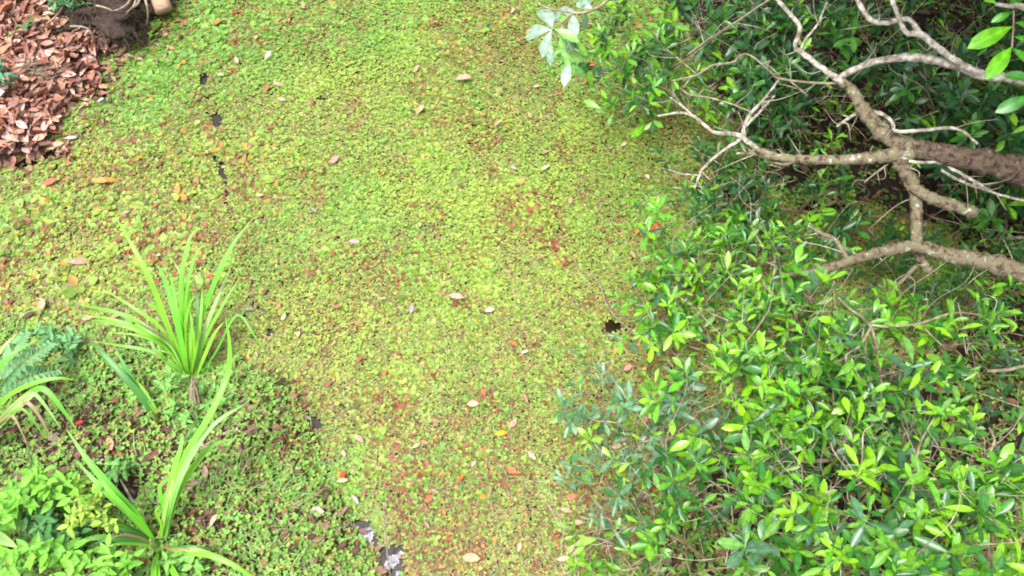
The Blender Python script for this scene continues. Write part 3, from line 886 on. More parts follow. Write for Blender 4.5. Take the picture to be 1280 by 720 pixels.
# far right bank, in the tree's shade
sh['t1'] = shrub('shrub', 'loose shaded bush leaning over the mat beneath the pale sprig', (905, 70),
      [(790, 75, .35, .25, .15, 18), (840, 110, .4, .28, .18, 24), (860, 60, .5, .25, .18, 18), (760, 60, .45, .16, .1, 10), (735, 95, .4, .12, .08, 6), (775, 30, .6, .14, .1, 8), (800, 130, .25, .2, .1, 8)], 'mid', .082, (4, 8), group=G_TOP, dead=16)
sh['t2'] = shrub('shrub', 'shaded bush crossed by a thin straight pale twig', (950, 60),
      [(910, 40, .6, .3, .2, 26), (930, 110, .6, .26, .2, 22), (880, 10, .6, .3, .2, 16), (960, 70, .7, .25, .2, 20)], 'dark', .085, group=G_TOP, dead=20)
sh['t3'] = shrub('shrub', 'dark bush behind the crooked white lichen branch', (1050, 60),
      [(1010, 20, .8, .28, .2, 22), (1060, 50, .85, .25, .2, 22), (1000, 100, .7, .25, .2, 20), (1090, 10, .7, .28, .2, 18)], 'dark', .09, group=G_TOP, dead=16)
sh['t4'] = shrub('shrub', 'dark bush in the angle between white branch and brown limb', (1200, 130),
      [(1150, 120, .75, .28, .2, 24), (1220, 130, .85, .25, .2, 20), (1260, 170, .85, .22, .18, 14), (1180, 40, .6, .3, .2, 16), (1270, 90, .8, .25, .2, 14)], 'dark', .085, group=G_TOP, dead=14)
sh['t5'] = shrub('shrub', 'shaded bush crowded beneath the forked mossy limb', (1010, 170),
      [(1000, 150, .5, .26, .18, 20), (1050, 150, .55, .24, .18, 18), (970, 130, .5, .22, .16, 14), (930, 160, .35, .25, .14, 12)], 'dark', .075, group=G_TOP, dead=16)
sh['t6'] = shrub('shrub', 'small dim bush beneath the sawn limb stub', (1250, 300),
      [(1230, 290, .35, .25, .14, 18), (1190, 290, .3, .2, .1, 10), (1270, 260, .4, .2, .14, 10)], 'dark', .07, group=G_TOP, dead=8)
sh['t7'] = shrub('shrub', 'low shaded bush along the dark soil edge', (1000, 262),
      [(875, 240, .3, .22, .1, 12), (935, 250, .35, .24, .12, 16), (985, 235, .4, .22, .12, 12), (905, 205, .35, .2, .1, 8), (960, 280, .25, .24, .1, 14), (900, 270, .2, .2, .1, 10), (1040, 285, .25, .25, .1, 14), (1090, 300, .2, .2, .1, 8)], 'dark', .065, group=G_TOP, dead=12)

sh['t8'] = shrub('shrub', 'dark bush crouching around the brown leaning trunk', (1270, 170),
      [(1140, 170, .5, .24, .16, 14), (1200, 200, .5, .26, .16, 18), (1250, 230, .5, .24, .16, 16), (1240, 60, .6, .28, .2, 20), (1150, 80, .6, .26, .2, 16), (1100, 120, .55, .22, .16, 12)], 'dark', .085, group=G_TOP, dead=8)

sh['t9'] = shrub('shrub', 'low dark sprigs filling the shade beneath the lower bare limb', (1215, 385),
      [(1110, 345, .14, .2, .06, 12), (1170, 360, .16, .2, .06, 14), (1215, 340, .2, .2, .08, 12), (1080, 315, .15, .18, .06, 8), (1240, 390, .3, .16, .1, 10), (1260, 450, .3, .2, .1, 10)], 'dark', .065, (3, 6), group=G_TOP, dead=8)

# ---- the tree whose limbs reach in from the right
tb = at(1440, 330); tb.z = gh(tb.x, tb.y) - .06
tree = thing('tree', 'leaning brown tree whose bare forked limbs reach over the channel', 'tree', tb)


def limb(name, pts, mat, sides=10, parent=tree, wob=.07, base=None, spurs=0):
    """pts: (px, py, z, radius in photo pixels)"""
    P, rr = [], []
    for (x, y, z, r_) in pts:
        p = at(x, y, z); P.append(p); rr.append(r_ * (.64 if parent is tree else .6) * (p - Vector((0, 0, CAM_Z))).length / F)
    if base is not None:
        P.insert(0, Vector(base[:3])); rr.insert(0, base[3])
    C = catmull(P, 9 if sides >= 10 else 6)
    C[1:-1] += rng.normal(0, 1, C[1:-1].shape) * np.interp(np.linspace(0, 1, len(C)), np.linspace(0, 1, len(rr)), rr)[1:-1, None] * .07
    rad = np.interp(np.linspace(0, 1, len(C)), np.linspace(0, 1, len(rr)), rr)
    rad *= 1 + .16 * (rng.random(len(rad)) - .5)
    if sides >= 10:                                       # knots and old branch collars
        for i_ in rng.integers(1, len(rad) - 1, max(2, len(rad) // 7)): rad[i_] *= 1.22
    V, T = tube_arrays(C, rad, sides, wob, int(rng.integers(1e6)))
    o = obj(name, np_mesh(name, V - np.array(tb if parent is tree else parent.location), T), mat, parent)
    for _ in range(spurs):                                # short side twigs
        i = int(rng.integers(2, len(C) - 1)); d = unit(1)[0]; t_ = C[i] - C[i - 1]; t_ /= np.linalg.norm(t_)
        d = d - t_ * d.dot(t_) + t_ * .6 + np.array([0, 0, .15]); d /= np.linalg.norm(d); ln = .05 + .2 * rng.random() ** 2
        q = [C[i], C[i] + d * ln * .5 + rng.normal(0, .012, 3), C[i] + d * ln + rng.normal(0, .025, 3)]
        V, T = tube_arrays(catmull(q, 4), np.linspace(min(rad[i] * .5, .0032), .001, 9), 5, .2, i)
        obj('twig', np_mesh('twig', V - np.array(tb), T), M['dry'], tree)
    return o


limb('trunk', [(1400, 285, .55, 36), (1340, 240, .85, 30), (1285, 216, .95, 25), (1235, 203, 1.0, 19), (1165, 190, 1.0, 17), (1118, 184, 1.0, 15)], M['bark'], 14, base=(tb.x, tb.y, tb.z, .19))
limb('upper_trunk', [(1400, 285, .55, 34), (1450, 200, 1.2, 30), (1500, 90, 2.2, 27), (1540, -60, 3.3, 22), (1500, -300, 4.0, 14)], M['bark'], 12)
limb('limb', [(1150, 187, 1.0, 15), (1112, 172, 1.02, 15), (1085, 145, 1.07, 12), (1066, 115, 1.12, 10), (1052, 102, 1.15, 8)], M['mossy'])
limb('limb', [(1140, 190, 1.0, 14), (1100, 196, .98, 11), (1050, 200, .95, 9), (1000, 199, .9, 8), (962, 194, .88, 7), (935, 178, .85, 6)], M['mossy'], spurs=7)
limb('limb', [(1115, 185, 1.0, 13), (1130, 212, .95, 12), (1143, 235, .88, 11), (1145, 268, .8, 10), (1146, 306, .75, 10)], M['mossy'], spurs=6)
limb('limb', [(1138, 232, .9, 9), (1165, 248, .9, 10), (1195, 258, .88, 10), (1218, 265, .87, 10)], M['mossy'])
for (xa, ya_, za, xb, yb, zb_, r_) in [(1214, 264, .872, 1219.5, 265.3, .869, .024), (1159, 337, .625, 1160.6, 342, .618, .018)]:
    V, T = tube_arrays(np.array([at(xa, ya_, za), at(xb, yb, zb_)]), [r_, r_ * .97], 12)
    obj('cut_face', np_mesh('cut_face', V - np.array(tb), T, smooth=False), M['cutwood'], tree)
limb('limb', [(1360, 372, .75, 19), (1280, 342, .74, 16), (1225, 326, .74, 15), (1180, 318, .74, 12), (1146, 308, .75, 11), (1110, 313, .78, 10), (1065, 325, .8, 9), (1025, 338, .82, 8), (975, 345, .82, 4.5)], M['mossy'], spurs=8, base=(tb.x, tb.y + .05, .35, .1))
limb('limb', [(1146, 308, .7, 9), (1152, 325, .66, 9), (1160, 340, .62, 8)], M['mossy'])
LB = [  # pale lichen-covered and dry branches
    [(1053, 103, 1.15, 7), (1030, 87, 1.17, 5.5), (1003, 66, 1.2, 5), (994, 58, 1.22, 4.5), (1000, 35, 1.25, 4), (988, 18, 1.28, 4), (965, -8, 1.3, 4), (940, -40, 1.35, 4)],
    [(1046, 98, 1.15, 6), (1070, 86, 1.2, 6), (1098, 76, 1.22, 6.5), (1140, 72, 1.25, 7), (1180, 78, 1.28, 8), (1230, 94, 1.3, 8), (1275, 100, 1.32, 7), (1340, 120, 1.3, 9)],
    [(1235, 95, 1.3, 7), (1205, 82, 1.32, 6.5), (1180, 66, 1.34, 6), (1152, 44, 1.36, 6), (1132, 40, 1.37, 4.5), (1122, 18, 1.4, 4), (1112, -8, 1.42, 4)],
    [(1150, 42, 1.36, 5), (1135, 24, 1.38, 4.5), (1105, 29, 1.4, 4.5), (1085, 22, 1.42, 4.5), (1068, -8, 1.45, 5)],
    [(1000, 62, 1.2, 2.6), (1008, 48, 1.22, 2.4), (1022, 30, 1.25, 2), (1034, 2, 1.3, 1.6)],
    [(1082, 136, 1.07, 3), (1062, 147, 1.05, 3), (1046, 158, 1.05, 2)],
    [(1086, 138, 1.08, 4), (1105, 144, 1.1, 3.6), (1116, 154, 1.1, 3.4), (1120, 164, 1.1, 3.4), (1150, 163, 1.12, 3.2), (1188, 160, 1.13, 3), (1206, 166, 1.14, 2.5), (1222, 180, 1.15, 2)],
    [(1125, 196, 1.0, 3), (1145, 203, 1.0, 3), (1176, 203, .98, 3), (1192, 212, .96, 3), (1220, 228, .94, 3), (1245, 242, .92, 2.5), (1285, 252, .9, 2)],
    [(1176, 212, .96, 2.4), (1192, 222, .95, 2.2), (1215, 232, .94, 2.2), (1240, 240, .93, 2)],
    [(938, 180, .85, 5), (920, 168, .86, 4.5), (895, 166, .87, 3.6), (880, 156, .88, 3.4), (868, 146, .9, 3), (850, 141, .9, 2.6), (822, 145, .9, 1.6)],
    [(928, 172, .86, 4.2), (931, 155, .88, 3.6), (940, 140, .9, 3), (955, 124, .92, 2.6), (975, 98, .94, 2.2)],
    [(930, 160, .87, 2.6), (945, 145, .9, 2.4), (968, 120, .93, 2)],
    [(926, 174, .85, 3.6), (902, 190, .84, 3.2), (882, 207, .83, 2.8), (874, 220, .82, 2.2), (868, 236, .8, 1.6)],
    [(872, 219, .82, 2), (850, 217, .82, 1.6), (836, 212, .82, 1)],
    [(868, 146, .9, 2.2), (852, 132, .92, 2), (838, 122, .94, 1.4)],
    [(1000, 200, .9, 4), (975, 205, .86, 3.5), (945, 192, .84, 4), (920, 192, .83, 3)],
    [(1060, 325, .8, 5), (1050, 308, .81, 4.5), (1042, 298, .82, 4.5), (1028, 292, .83, 4), (1010, 282, .84, 3)],
    [(1148, 330, .66, 4), (1128, 350, .6, 3.6), (1112, 368, .55, 3), (1098, 388, .5, 2.2)],
    [(1110, 205, .95, 2.4), (1095, 216, .92, 2.2), (1080, 228, .9, 1.6)],
    [(1050, 104, 1.14, 3), (1030, 104, 1.1, 3), (1000, 102, 1.05, 3), (972, 98, 1.02, 2.5)],
    [(840, 101, .9, 2.2), (870, 94, .95, 2.6), (890, 82, 1.0, 2.8), (915, 78, 1.03, 2.6), (935, 68, 1.06, 2.2), (972, 98, 1.02, 2.4)],
    [(870, 92, .95, 1.8), (850, 75, .97, 1.6), (834, 62, 1.0, 1.2)],
    [(850, 110, .8, 2.2), (862, 118, .8, 2.4), (885, 122, .82, 2.6), (908, 128, .84, 2.2), (940, 140, .9, 2)],
    [(860, 68, .9, 2), (890, 46, .92, 2.2), (925, 24, .95, 2.4), (972, -8, 1.0, 2.6)],
    [(1010, 120, .9, 3), (985, 100, .95, 2.5), (972, 98, 1.02, 2.4)],
]
for k, pts in enumerate(LB):
    if k > 17: pts = [(x, y, z, r_ * .72) for x, y, z, r_ in pts]
    limb('branch', pts, M['lichen'] if k in (0, 1, 2, 3, 4, 6) else M['mossy'] if k in (15, 16, 17) else M['twig'] if k > 17 else M['lichen'], 7, wob=.14, spurs=4 if k < 24 else 2)
# sprigs of live leaves hanging from the tree
limb('branch', [(667, -3, 1.55, 1.2), (680, 8, 1.55, 1.8), (715, 16, 1.56, 2.2), (742, 12, 1.6, 2.8), (765, -4, 1.66, 3.4), (830, -60, 1.9, 5), (1000, -180, 2.3, 7)], M['twig'], 6, base=None)
limb('branch', [(1000, -180, 2.3, 7), (1250, -200, 2.8, 10), (1525, -160, 3.6, 13)], M['bark'], 7)
limb('branch', [(1245, 5, 1.75, 3), (1262, 8, 1.78, 4), (1285, 12, 1.8, 5), (1350, 60, 1.7, 8), (1440, 205, 1.15, 10)], M['lichen'], 7)
limb('branch', [(1267, 8, 1.78, 1.6), (1267, 30, 1.74, 1.6), (1265, 60, 1.7, 1.3)], M['twig'], 6)


def hand_leaf(px0, py0, px1, py1, z0, z1, c, tilt=(0, 0, 1), owner=tree):
    a, b = np.array(at(px0, py0, z0)), np.array(at(px1, py1, z1))
    d = b - a
    LEAVES.append((owner, 2, frames(d[None], np.array([tilt], float), np.array([np.linalg.norm(d) * 1.2]), a[None])[0], np.array(c)))


BG, YG = (.08, .36, .02), (.14, .44, .02)
for q in [(1266, 33, 1223, 52, YG), (1265, 58, 1242, 88, YG), (1268, 46, 1292, 52, BG), (1267, 14, 1245, 24, BG), (1268, 8, 1282, 10, BG), (1246, 5, 1232, -2, YG), (1268, 28, 1292, 33, BG), (1266, 60, 1284, 74, BG), (1262, 8, 1276, -12, BG), (1290, 120, 1255, 135, (.05, .2, .03)), (1295, 100, 1262, 92, (.05, .2, .03))]:
    hand_leaf(*q[:4], 1.74, 1.72, q[4], (random.uniform(-.3, .3), -.35, 1))
PB, PG = (.27, .4, .3), (.2, .4, .1)
for q in [(690, 37, 657, 41, PB), (690, 36, 678, 66, PB), (691, 36, 678, 9, PB), (693, 36, 718, 47, PG), (717, 16, 717, 40, PB), (722, 16, 690, 18, PB), (700, 45, 703, 73, PG), (708, 48, 718, 66, PB), (700, 42, 706, 78, (.08, .22, .09)), (712, 78, 734, 66, PG), (712, 78, 706, 100, PB), (712, 77, 698, 92, PG), (722, 84, 735, 94, PG), (742, 12, 722, 2, PB), (690, 55, 687, 78, PB), (725, 8, 737, -8, PB), (735, 14, 752, 18, PG), (700, 60, 716, 84, PG), (702, 62, 690, 70, PG), (716, 80, 728, 92, (.08, .24, .05)), (704, 50, 724, 56, (.1, .28, .07)), (728, 15, 733, 34, PB), (700, 32, 706, 16, PG)]:
    hand_leaf(*q[:4], 1.55, 1.5 + random.uniform(-.06, .06), q[4], (random.uniform(-.4, .4), -.3, 1))
limb('branch', [(716, 16, 1.56, 1.5), (700, 30, 1.55, 1.5), (691, 37, 1.54, 1.4), (700, 58, 1.5, 1.3), (712, 78, 1.47, 1.2), (722, 84, 1.45, 1)], M['twig'], 5)
# crown above, out of the frame: it shades the far right bank
nC = 52000
q = unit(nC) * (rng.random(nC) ** .4)[:, None]
cl = np.array([3.2, 4.2, 3.75]) + q * np.array([2.6, 2.95, 1.05])
gapn = fbm(cl[:, 0] * 1.6, cl[:, 1] * 1.6 + cl[:, 2], 201)
cl = cl[gapn > .33]
nC = len(cl)
D = unit(nC); D[:, 2] -= .2
N = unit(nC) * .7 + np.array([0, 0, 1])
C = np.array([c for c, _ in PAL['mid']])[rng.integers(0, 4, nC)]
batch('crown', COARSE, rng.integers(0, 4, nC), frames(D, N, .16 + .08 * rng.random(nC), cl), C, M['leaf_a'], tree, tb)

# unseen leaf wall added behind and to the right to block side light
nW = 16000
t_ = rng.random(nW); far = rng.random(nW) < .5
wx = np.where(far, .5 + 7 * t_, 6.2 + rng.normal(0, .5, nW)); wy = np.where(far, 8.0 + rng.normal(0, .45, nW), .8 + 7.2 * t_)
wz = ground_h(wx, wy) + .1 + 4.2 * rng.random(nW) ** .9
kp = fbm(wx * .9 + wy * .7, wz * .9, 211) > .34
W_ = np.stack([wx, wy, wz], -1)[kp]; nW = len(W_)
C = np.array([c for c, _ in PAL['dark']])[rng.integers(0, 4, nW)]
o = batch('shade_screen', COARSE, rng.integers(0, 4, nW), frames(unit(nW) - np.array([0, 0, .2]), unit(nW) * .7 + np.array([0, 0, 1]), .17 + .1 * rng.random(nW), W_), C, M['leaf_a'])
tag(o, 'dark green leaf wall added unseen behind the far right bank to block light', 'shade_screen')

# pale forked twigs standing in the near right bushes
RT = [('right', [(1100, 500, .75, 3), (1100, 460, .9, 3), (1088, 408, 1.05, 3), (1062, 386, 1.1, 2.4), (1048, 372, 1.12, 1.4)]),
      ('right', [(1088, 406, 1.05, 2.8), (1110, 408, 1.05, 2.6), (1150, 404, 1.05, 2.4), (1192, 391, 1.06, 2), (1228, 394, 1.06, 1.4)]),
      ('right', [(1088, 410, 1.05, 2.6), (1075, 432, 1.03, 2.4), (1058, 444, 1.02, 2.2), (1059, 464, 1.0, 1.6)]),
      ('right', [(1152, 406, 1.05, 1.6), (1165, 420, 1.04, 1.5), (1182, 436, 1.03, 1)]),
      ('tall', [(1134, 640, 1.1, 3), (1142, 600, 1.2, 2.6), (1150, 556, 1.28, 2), (1168, 522, 1.32, 1.4)]),
      ('tall', [(1075, 605, 1.2, 2), (1078, 570, 1.25, 1.8), (1080, 540, 1.28, 1.4), (1094, 530, 1.3, 1)]),
      ('tall', [(1085, 615, 1.2, 2.2), (1062, 590, 1.25, 2), (1042, 564, 1.28, 1.8), (1038, 548, 1.3, 1.2)]),
      ('tall', [(960, 608, 1.0, 2.2), (985, 632, 1.05, 2.2), (1016, 662, 1.08, 1.6)]),
      ('back', [(1048, 568, .7, 6), (1060, 540, .72, 5), (1066, 510, .75, 4), (1068, 485, .78, 3)]),
      ('back', [(975, 556, .55, 4), (1000, 575, .55, 5), (1040, 574, .56, 4), (1060, 560, .56, 3)]),
      ('edge', [(1222, 668, 1.3, 2.6), (1232, 640, 1.32, 2.4), (1232, 612, 1.34, 1.6)]),
      ('edge', [(1196, 688, 1.3, 2.4), (1212, 668, 1.32, 2.2), (1230, 645, 1.32, 1.8)]),
      ('back', [(1234, 572, .7, 2.6), (1243, 551, .74, 2.4), (1236, 534, .76, 1.6)]),
      ('back', [(1234, 464, .5, 3), (1260, 462, .5, 3.4), (1290, 455, .5, 3.4)]),
      ('corner', [(945, 600, .95, 1.6), (952, 580, .98, 1.6), (972, 566, 1.0, 1.4), (990, 558, 1.0, 1)]),
      ('corner', [(905, 650, .85, 1.4), (940, 672, .88, 1.6), (960, 685, .9, 1.6), (975, 702, .9, 1.4)]),
      ('sparse', [(728, 518, .4, 1.2), (745, 526, .42, 1.5), (768, 528, .44, 1.6), (785, 535, .45, 1.2)]),
      ('sparse', [(800, 552, .5, 1.5), (840, 548, .52, 1.6), (870, 546, .54, 1.2)])]
for own, pts in RT:
    limb('twig', pts, M['twig'], 6, parent=sh[own])
bag = Bag()
for _ in range(26):                                      # bundle of dry stalks
    a = np.array(at(1132 + random.uniform(-4, 4), 592, 1.02)); b_ = np.array(at(1150 + random.uniform(-28, 22), 525 + random.uniform(-14, 25), 1.25 + random.uniform(-.05, .08)))
    bag.add(*tube_arrays(catmull([a, (a + b_) / 2 + rng.normal(0, .012, 3), b_], 3), np.linspace(.002, .0008, 7), 4))
tag(obj('dry_stalks', bag.mesh('dry_stalks', sh['tall'].location), M['twig'], sh['tall']), kind='stuff')

# ---- which leaves show: those become parts of their own, the hidden rest one mass per plant
own = [l[0].name for l in LEAVES]
MX = np.array([l[2] for l in LEAVES]); KD = np.array([l[1] for l in LEAVES]); CC = np.array([l[3] for l in LEAVES])
S = np.array([(x, y * (1 - (2 * x - 1) ** 2) * .17, 0) for x in (.15, .35, .55, .75, .95) for y in (-.9, 0, .9)])
W = np.einsum('nij,vj->nvi', MX[:, :, :3], S) + MX[:, None, :, 3]
px, py, dp = project(W)
inn = (px > 0) & (px < 1280) & (py > 0) & (py < 720)
cell = np.clip((py // 4).astype(int), 0, 179) * 320 + np.clip((px // 4).astype(int), 0, 319)
zb = np.full(320 * 180, 1e9)
np.minimum.at(zb, cell[inn], dp[inn])
vis = ((dp < zb[cell] + .012) & inn).sum(1)
area = np.linalg.norm(np.cross(np.stack([px[:, 13] - px[:, 1], py[:, 13] - py[:, 1]], -1), np.stack([px[:, 6] - px[:, 8], py[:, 6] - py[:, 8]], -1))[:, None], axis=1)
score = vis * (20 + area)
names = np.array(own)
for nm in sorted(set(own)):
    root = bpy.data.objects[nm]; off = np.array(root.location)
    s = np.where(names == nm)[0]
    s = s[np.argsort(-score[s])]
    top = [i for i in s[:290] if vis[i] >= 2]
    ts = set(top); rest = np.array([i for i in s if i not in ts], int)
    for i in top:
        o = obj('leaf', ME_GLOSSY[KD[i]], None, root)
        o.matrix_basis = as_matrix(MX[i], off)
        o.color = (*[float(v) for v in CC[i]], 1)
    if len(rest):
        batch('foliage', GLOSSY, KD[rest], MX[rest], CC[rest], M['leaf_a'], root, off)

# ------------------------------------------------------------------ strap-leaved plants on the left bank
def blade(root, pts, width, c, fold=.35):
    """pts: (px, py, height above water); ribbon with a keel"""
    C = catmull([at(x, y, z) for x, y, z in pts], 5); n = len(C)
    T = np.gradient(C, axis=0); T /= np.linalg.norm(T, axis=1)[:, None]
    Sd = np.cross(T, np.array([0, -.25, 1.0])); Sd /= np.linalg.norm(Sd, axis=1)[:, None]
    Nn = np.cross(Sd, T)
    t = np.linspace(0, 1, n)
    w = .8 * width / 2 * np.minimum(1, .65 + t * 1.4) * np.clip((1 - t) * 2.6, .02, 1) ** .75
    V = np.stack([C - Sd * w[:, None] + Nn * (fold * w)[:, None], C, C + Sd * w[:, None] + Nn * (fold * w)[:, None]], 1).reshape(-1, 3)
    T_ = []
    for i in range(n - 1):
        a = i * 3
        T_ += [(a, a + 1, a + 4), (a, a + 4, a + 3), (a + 1, a + 2, a + 5), (a + 1, a + 5, a + 4)]
    o = obj('blade', np_mesh('blade', V - np.array(root.location), T_, vein=np.tile([0, 1, 0], n)), M['blade'], root)
    o.color = (*c, 1)
    return o


BL, BM, BD, BP = (.2, .5, .03), (.13, .42, .025), (.06, .24, .03), (.3, .5, .13)


def strap(label, base, blades, name='strap_leaf_plant', extra=0):
    for _ in range(extra):                                # slimmer blades in between
        p_, w_, c_ = random.choice(blades); k_ = random.uniform(.55, .95); dx, dy = random.uniform(-16, 16), random.uniform(-10, 10)
        m_ = len(p_) - 1
        blades = blades + [([(p_[0][0] + (x - p_[0][0]) * k_ + dx * (i / m_) ** 1.3, p_[0][1] + (y - p_[0][1]) * k_ + dy * (i / m_) ** 1.3, z * (.75 + .25 * k_)) for i, (x, y, z) in enumerate(p_)], w_ * .65, random.choice((BL, BM, BM, BD, BP, (.3, .24, .1))))]
    b = on_ground(*base); b.z = gh(b.x, b.y) - .01
    root = thing(name, label, 'plant', b)
    g = b.z
    for pts, w, c in blades:
        blade(root, [(x, y, g + z) for x, y, z in pts], w, [v * random.uniform(.85, 1.15) for v in c])
    obj('crown_base', np_mesh('crown_base', *(lambda v, t: (v, t))(*tube_arrays(np.array([[0, 0, -.03], [0.005, 0, .03], [0, .01, .08], [0, .012, .12]]), [.014, .016, .012, .006], 9, .3, 4))), M['greenstem'], root)
    return root


strap('tall tuft of upright strap leaves with a dry brown stalk at its foot', (238, 478), [
    ([(234, 470, .02), (213, 415, .2), (190, 355, .42), (168, 312, .52), (144, 270, .56)], .034, BL),
    ([(236, 468, .02), (229, 410, .2), (228, 350, .4), (236, 302, .5), (248, 284, .53)], .03, BL),
    ([(240, 468, .02), (252, 400, .22), (270, 350, .4), (292, 305, .5), (317, 272, .54)], .032, BM),
    ([(242, 470, .02), (254, 420, .18), (270, 378, .3), (288, 337, .36)], .027, BP),
    ([(232, 472, .02), (208, 430, .14), (178, 405, .25), (140, 389, .3), (97, 381, .27)], .032, BM),
    ([(232, 470, .02), (205, 415, .18), (172, 388, .28), (133, 364, .3)], .02, BL),
    ([(234, 470, .02), (216, 420, .18), (200, 390, .28), (182, 378, .32)], .032, BM),
    ([(236, 470, .02), (220, 400, .25), (206, 350, .36), (196, 330, .4)], .03, BM),
    ([(238, 468, .02), (238, 410, .2), (234, 360, .34), (216, 325, .4)], .026, BL),
    ([(240, 470, .02), (246, 420, .2), (247, 380, .3), (243, 345, .34)], .026, BD),
    ([(244, 475, .02), (256, 445, .14), (268, 418, .22), (280, 402, .26)], .024, BL),
    ([(230, 474, .02), (206, 450, .1), (190, 430, .18), (181, 382, .22)], .022, BP),
    ([(246, 474, .02), (270, 440, .12), (296, 394, .22), (318, 420, .18), (337, 450, .06)], .013, BM),
    ([(236, 474, .02), (222, 460, .08), (190, 440, .14), (150, 432, .16), (112, 426, .12)], .024, BM)], extra=17)
strap('pair of short broad dark green strap leaves below the tall tuft', (198, 527), [
    ([(198, 526, .01), (180, 500, .1), (155, 470, .18), (130, 443, .22), (113, 428, .22)], .042, BD),
    ([(196, 524, .01), (178, 495, .1), (160, 465, .18), (143, 432, .24)], .03, BD),
    ([(199, 526, .01), (190, 505, .08), (172, 480, .14), (160, 478, .15)], .03, BL)])
strap('strap-leaved plant fanning two ways beside a dark earth hollow', (198, 684), [
    ([(203, 676, .02), (212, 630, .18), (232, 570, .38), (262, 520, .5), (284, 470, .56), (287, 430, .52), (282, 398, .44)], .034, BL),
    ([(205, 676, .02), (216, 625, .2), (236, 575, .38), (266, 532, .46), (309, 503, .46)], .036, BP),
    ([(201, 676, .02), (208, 630, .18), (217, 590, .3), (226, 560, .36), (229, 543, .38)], .03, BL),
    ([(206, 676, .02), (222, 620, .18), (245, 580, .3), (268, 556, .34), (296, 548, .32)], .034, BL),
    ([(202, 676, .02), (206, 640, .14), (200, 610, .24), (215, 595, .28)], .026, BM),
    ([(196, 680, .02), (172, 645, .14), (142, 612, .26), (110, 575, .34), (83, 536, .38)], .042, BM),
    ([(195, 680, .02), (168, 648, .12), (144, 625, .22), (118, 600, .28), (95, 575, .3)], .036, BM),
    ([(194, 682, .02), (165, 662, .1), (130, 650, .18), (100, 655, .2)], .034, BD),
    ([(194, 684, .02), (160, 675, .08), (120, 672, .14), (85, 682, .14)], .034, BM),
    ([(198, 690, .02), (194, 705, .08), (192, 730, .12), (190, 760, .12)], .036, BM),
    ([(203, 688, .02), (212, 705, .08), (222, 725, .12), (228, 750, .1)], .034, BM),
    ([(206, 684, .02), (228, 690, .1), (262, 694, .16), (295, 708, .15), (322, 728, .1)], .032, BL)], extra=18)
strap('strap leaves with folded tips rising beside the grey-green fern', (-34, 575), [
    ([(-30, 565, .03), (0, 532, .25), (25, 508, .38), (52, 486, .42)], .036, BP),
    ([(-28, 560, .03), (10, 515, .28), (40, 490, .4), (58, 488, .42), (80, 514, .36), (98, 541, .28)], .034, BM),
    ([(-30, 555, .03), (0, 505, .28), (35, 482, .38), (70, 473, .4), (95, 475, .36)], .026, BL),
    ([(-36, 560, .03), (-15, 490, .3), (10, 448, .42), (48, 424, .42)], .034, BM),
    ([(-40, 560, .03), (-25, 480, .3), (0, 440, .42), (20, 418, .45)], .03, BP)], extra=6)
strap('two cut-looking pale strap leaves lying among bright herbs', (-25, 668), [
    ([(-22, 664, .03), (-5, 668, .2), (8, 676, .27), (22, 684, .28)], .06, BP),
    ([(-22, 672, .03), (10, 692, .18), (30, 686, .24), (52, 674, .26)], .05, BL)])
lg = on_ground(1152, 335)                                 # a lone blade by the lower limb's stub
strap('single thin grass blade arching beneath the lower bare limb', (1222, 350), [
    ([(1222, 350, .02), (1200, 345, .3), (1180, 339, .45), (1163, 336, .5)], .014, BM),
    ([(1222, 352, .02), (1205, 350, .3), (1188, 352, .4), (1188, 375, .32)], .02, BD)], 'grass_tuft')

# dry stalk at the tall tuft's foot
b = on_ground(246, 498); b.z = gh(b.x, b.y)
st = thing('dead_stalk', 'frayed dry brown stalk standing below the tall strap tuft', 'stalk', b)
for k in range(9):
    a = at(246 + random.uniform(-4, 4), 512, b.z); e = at(243 + random.uniform(-7, 9), 474 + random.uniform(-5, 8), b.z + .14 + random.uniform(-.03, .04))
    mid = (a + e) / 2 + Vector((random.uniform(-.02, .02), 0, .02))
    V, T = tube_arrays(catmull([a, mid, e], 4), np.linspace(.010, .003, 9), 5, .4, k)
    obj('fibre', np_mesh('fibre', V - np.array(b), T), M['twig'], st)

# fern
b = on_ground(-8, 492); b.z = gh(b.x, b.y)
fern = thing('fern', 'grey-green feathery fern between strap leaves', 'fern', b)
for (x0, y0, x1, y1, zt) in [(-8, 490, 62, 430, .3), (-10, 486, 30, 418, .34), (-8, 494, 70, 462, .26)]:
    P = catmull([at(x0, y0, b.z), at((x0 + x1) / 2, (y0 + y1) / 2 - 6, b.z + zt), at(x1, y1, b.z + zt * .8)], 7)
    V, T = tube_arrays(P, np.linspace(.003, .001, len(P)), 5)
    fr = obj('frond', np_mesh('frond', V - np.array(b), T), M['greenstem'], fern)
    for i in range(3, len(P)):
        d = P[i] - P[i - 1]; d /= np.linalg.norm(d); sd2 = np.cross(d, [0, 0, 1.0]); sd2 /= np.linalg.norm(sd2)
        for s in (-1, 1):
            ln = .085 * (1 - .6 * (i - 3) / (len(P) - 3))
            A = frames((sd2 * s + d * .45)[None], np.array([[0, 0, 1.0]]) + rng.normal(0, .12, (1, 3)), np.array([ln]), P[i][None])[0]
            lf = obj('leaflet', ME_OVATE[int(rng.integers(3))], None, fr)
            lf.matrix_basis = as_matrix(A, b); lf.color = (.18, .38, .16, 1)

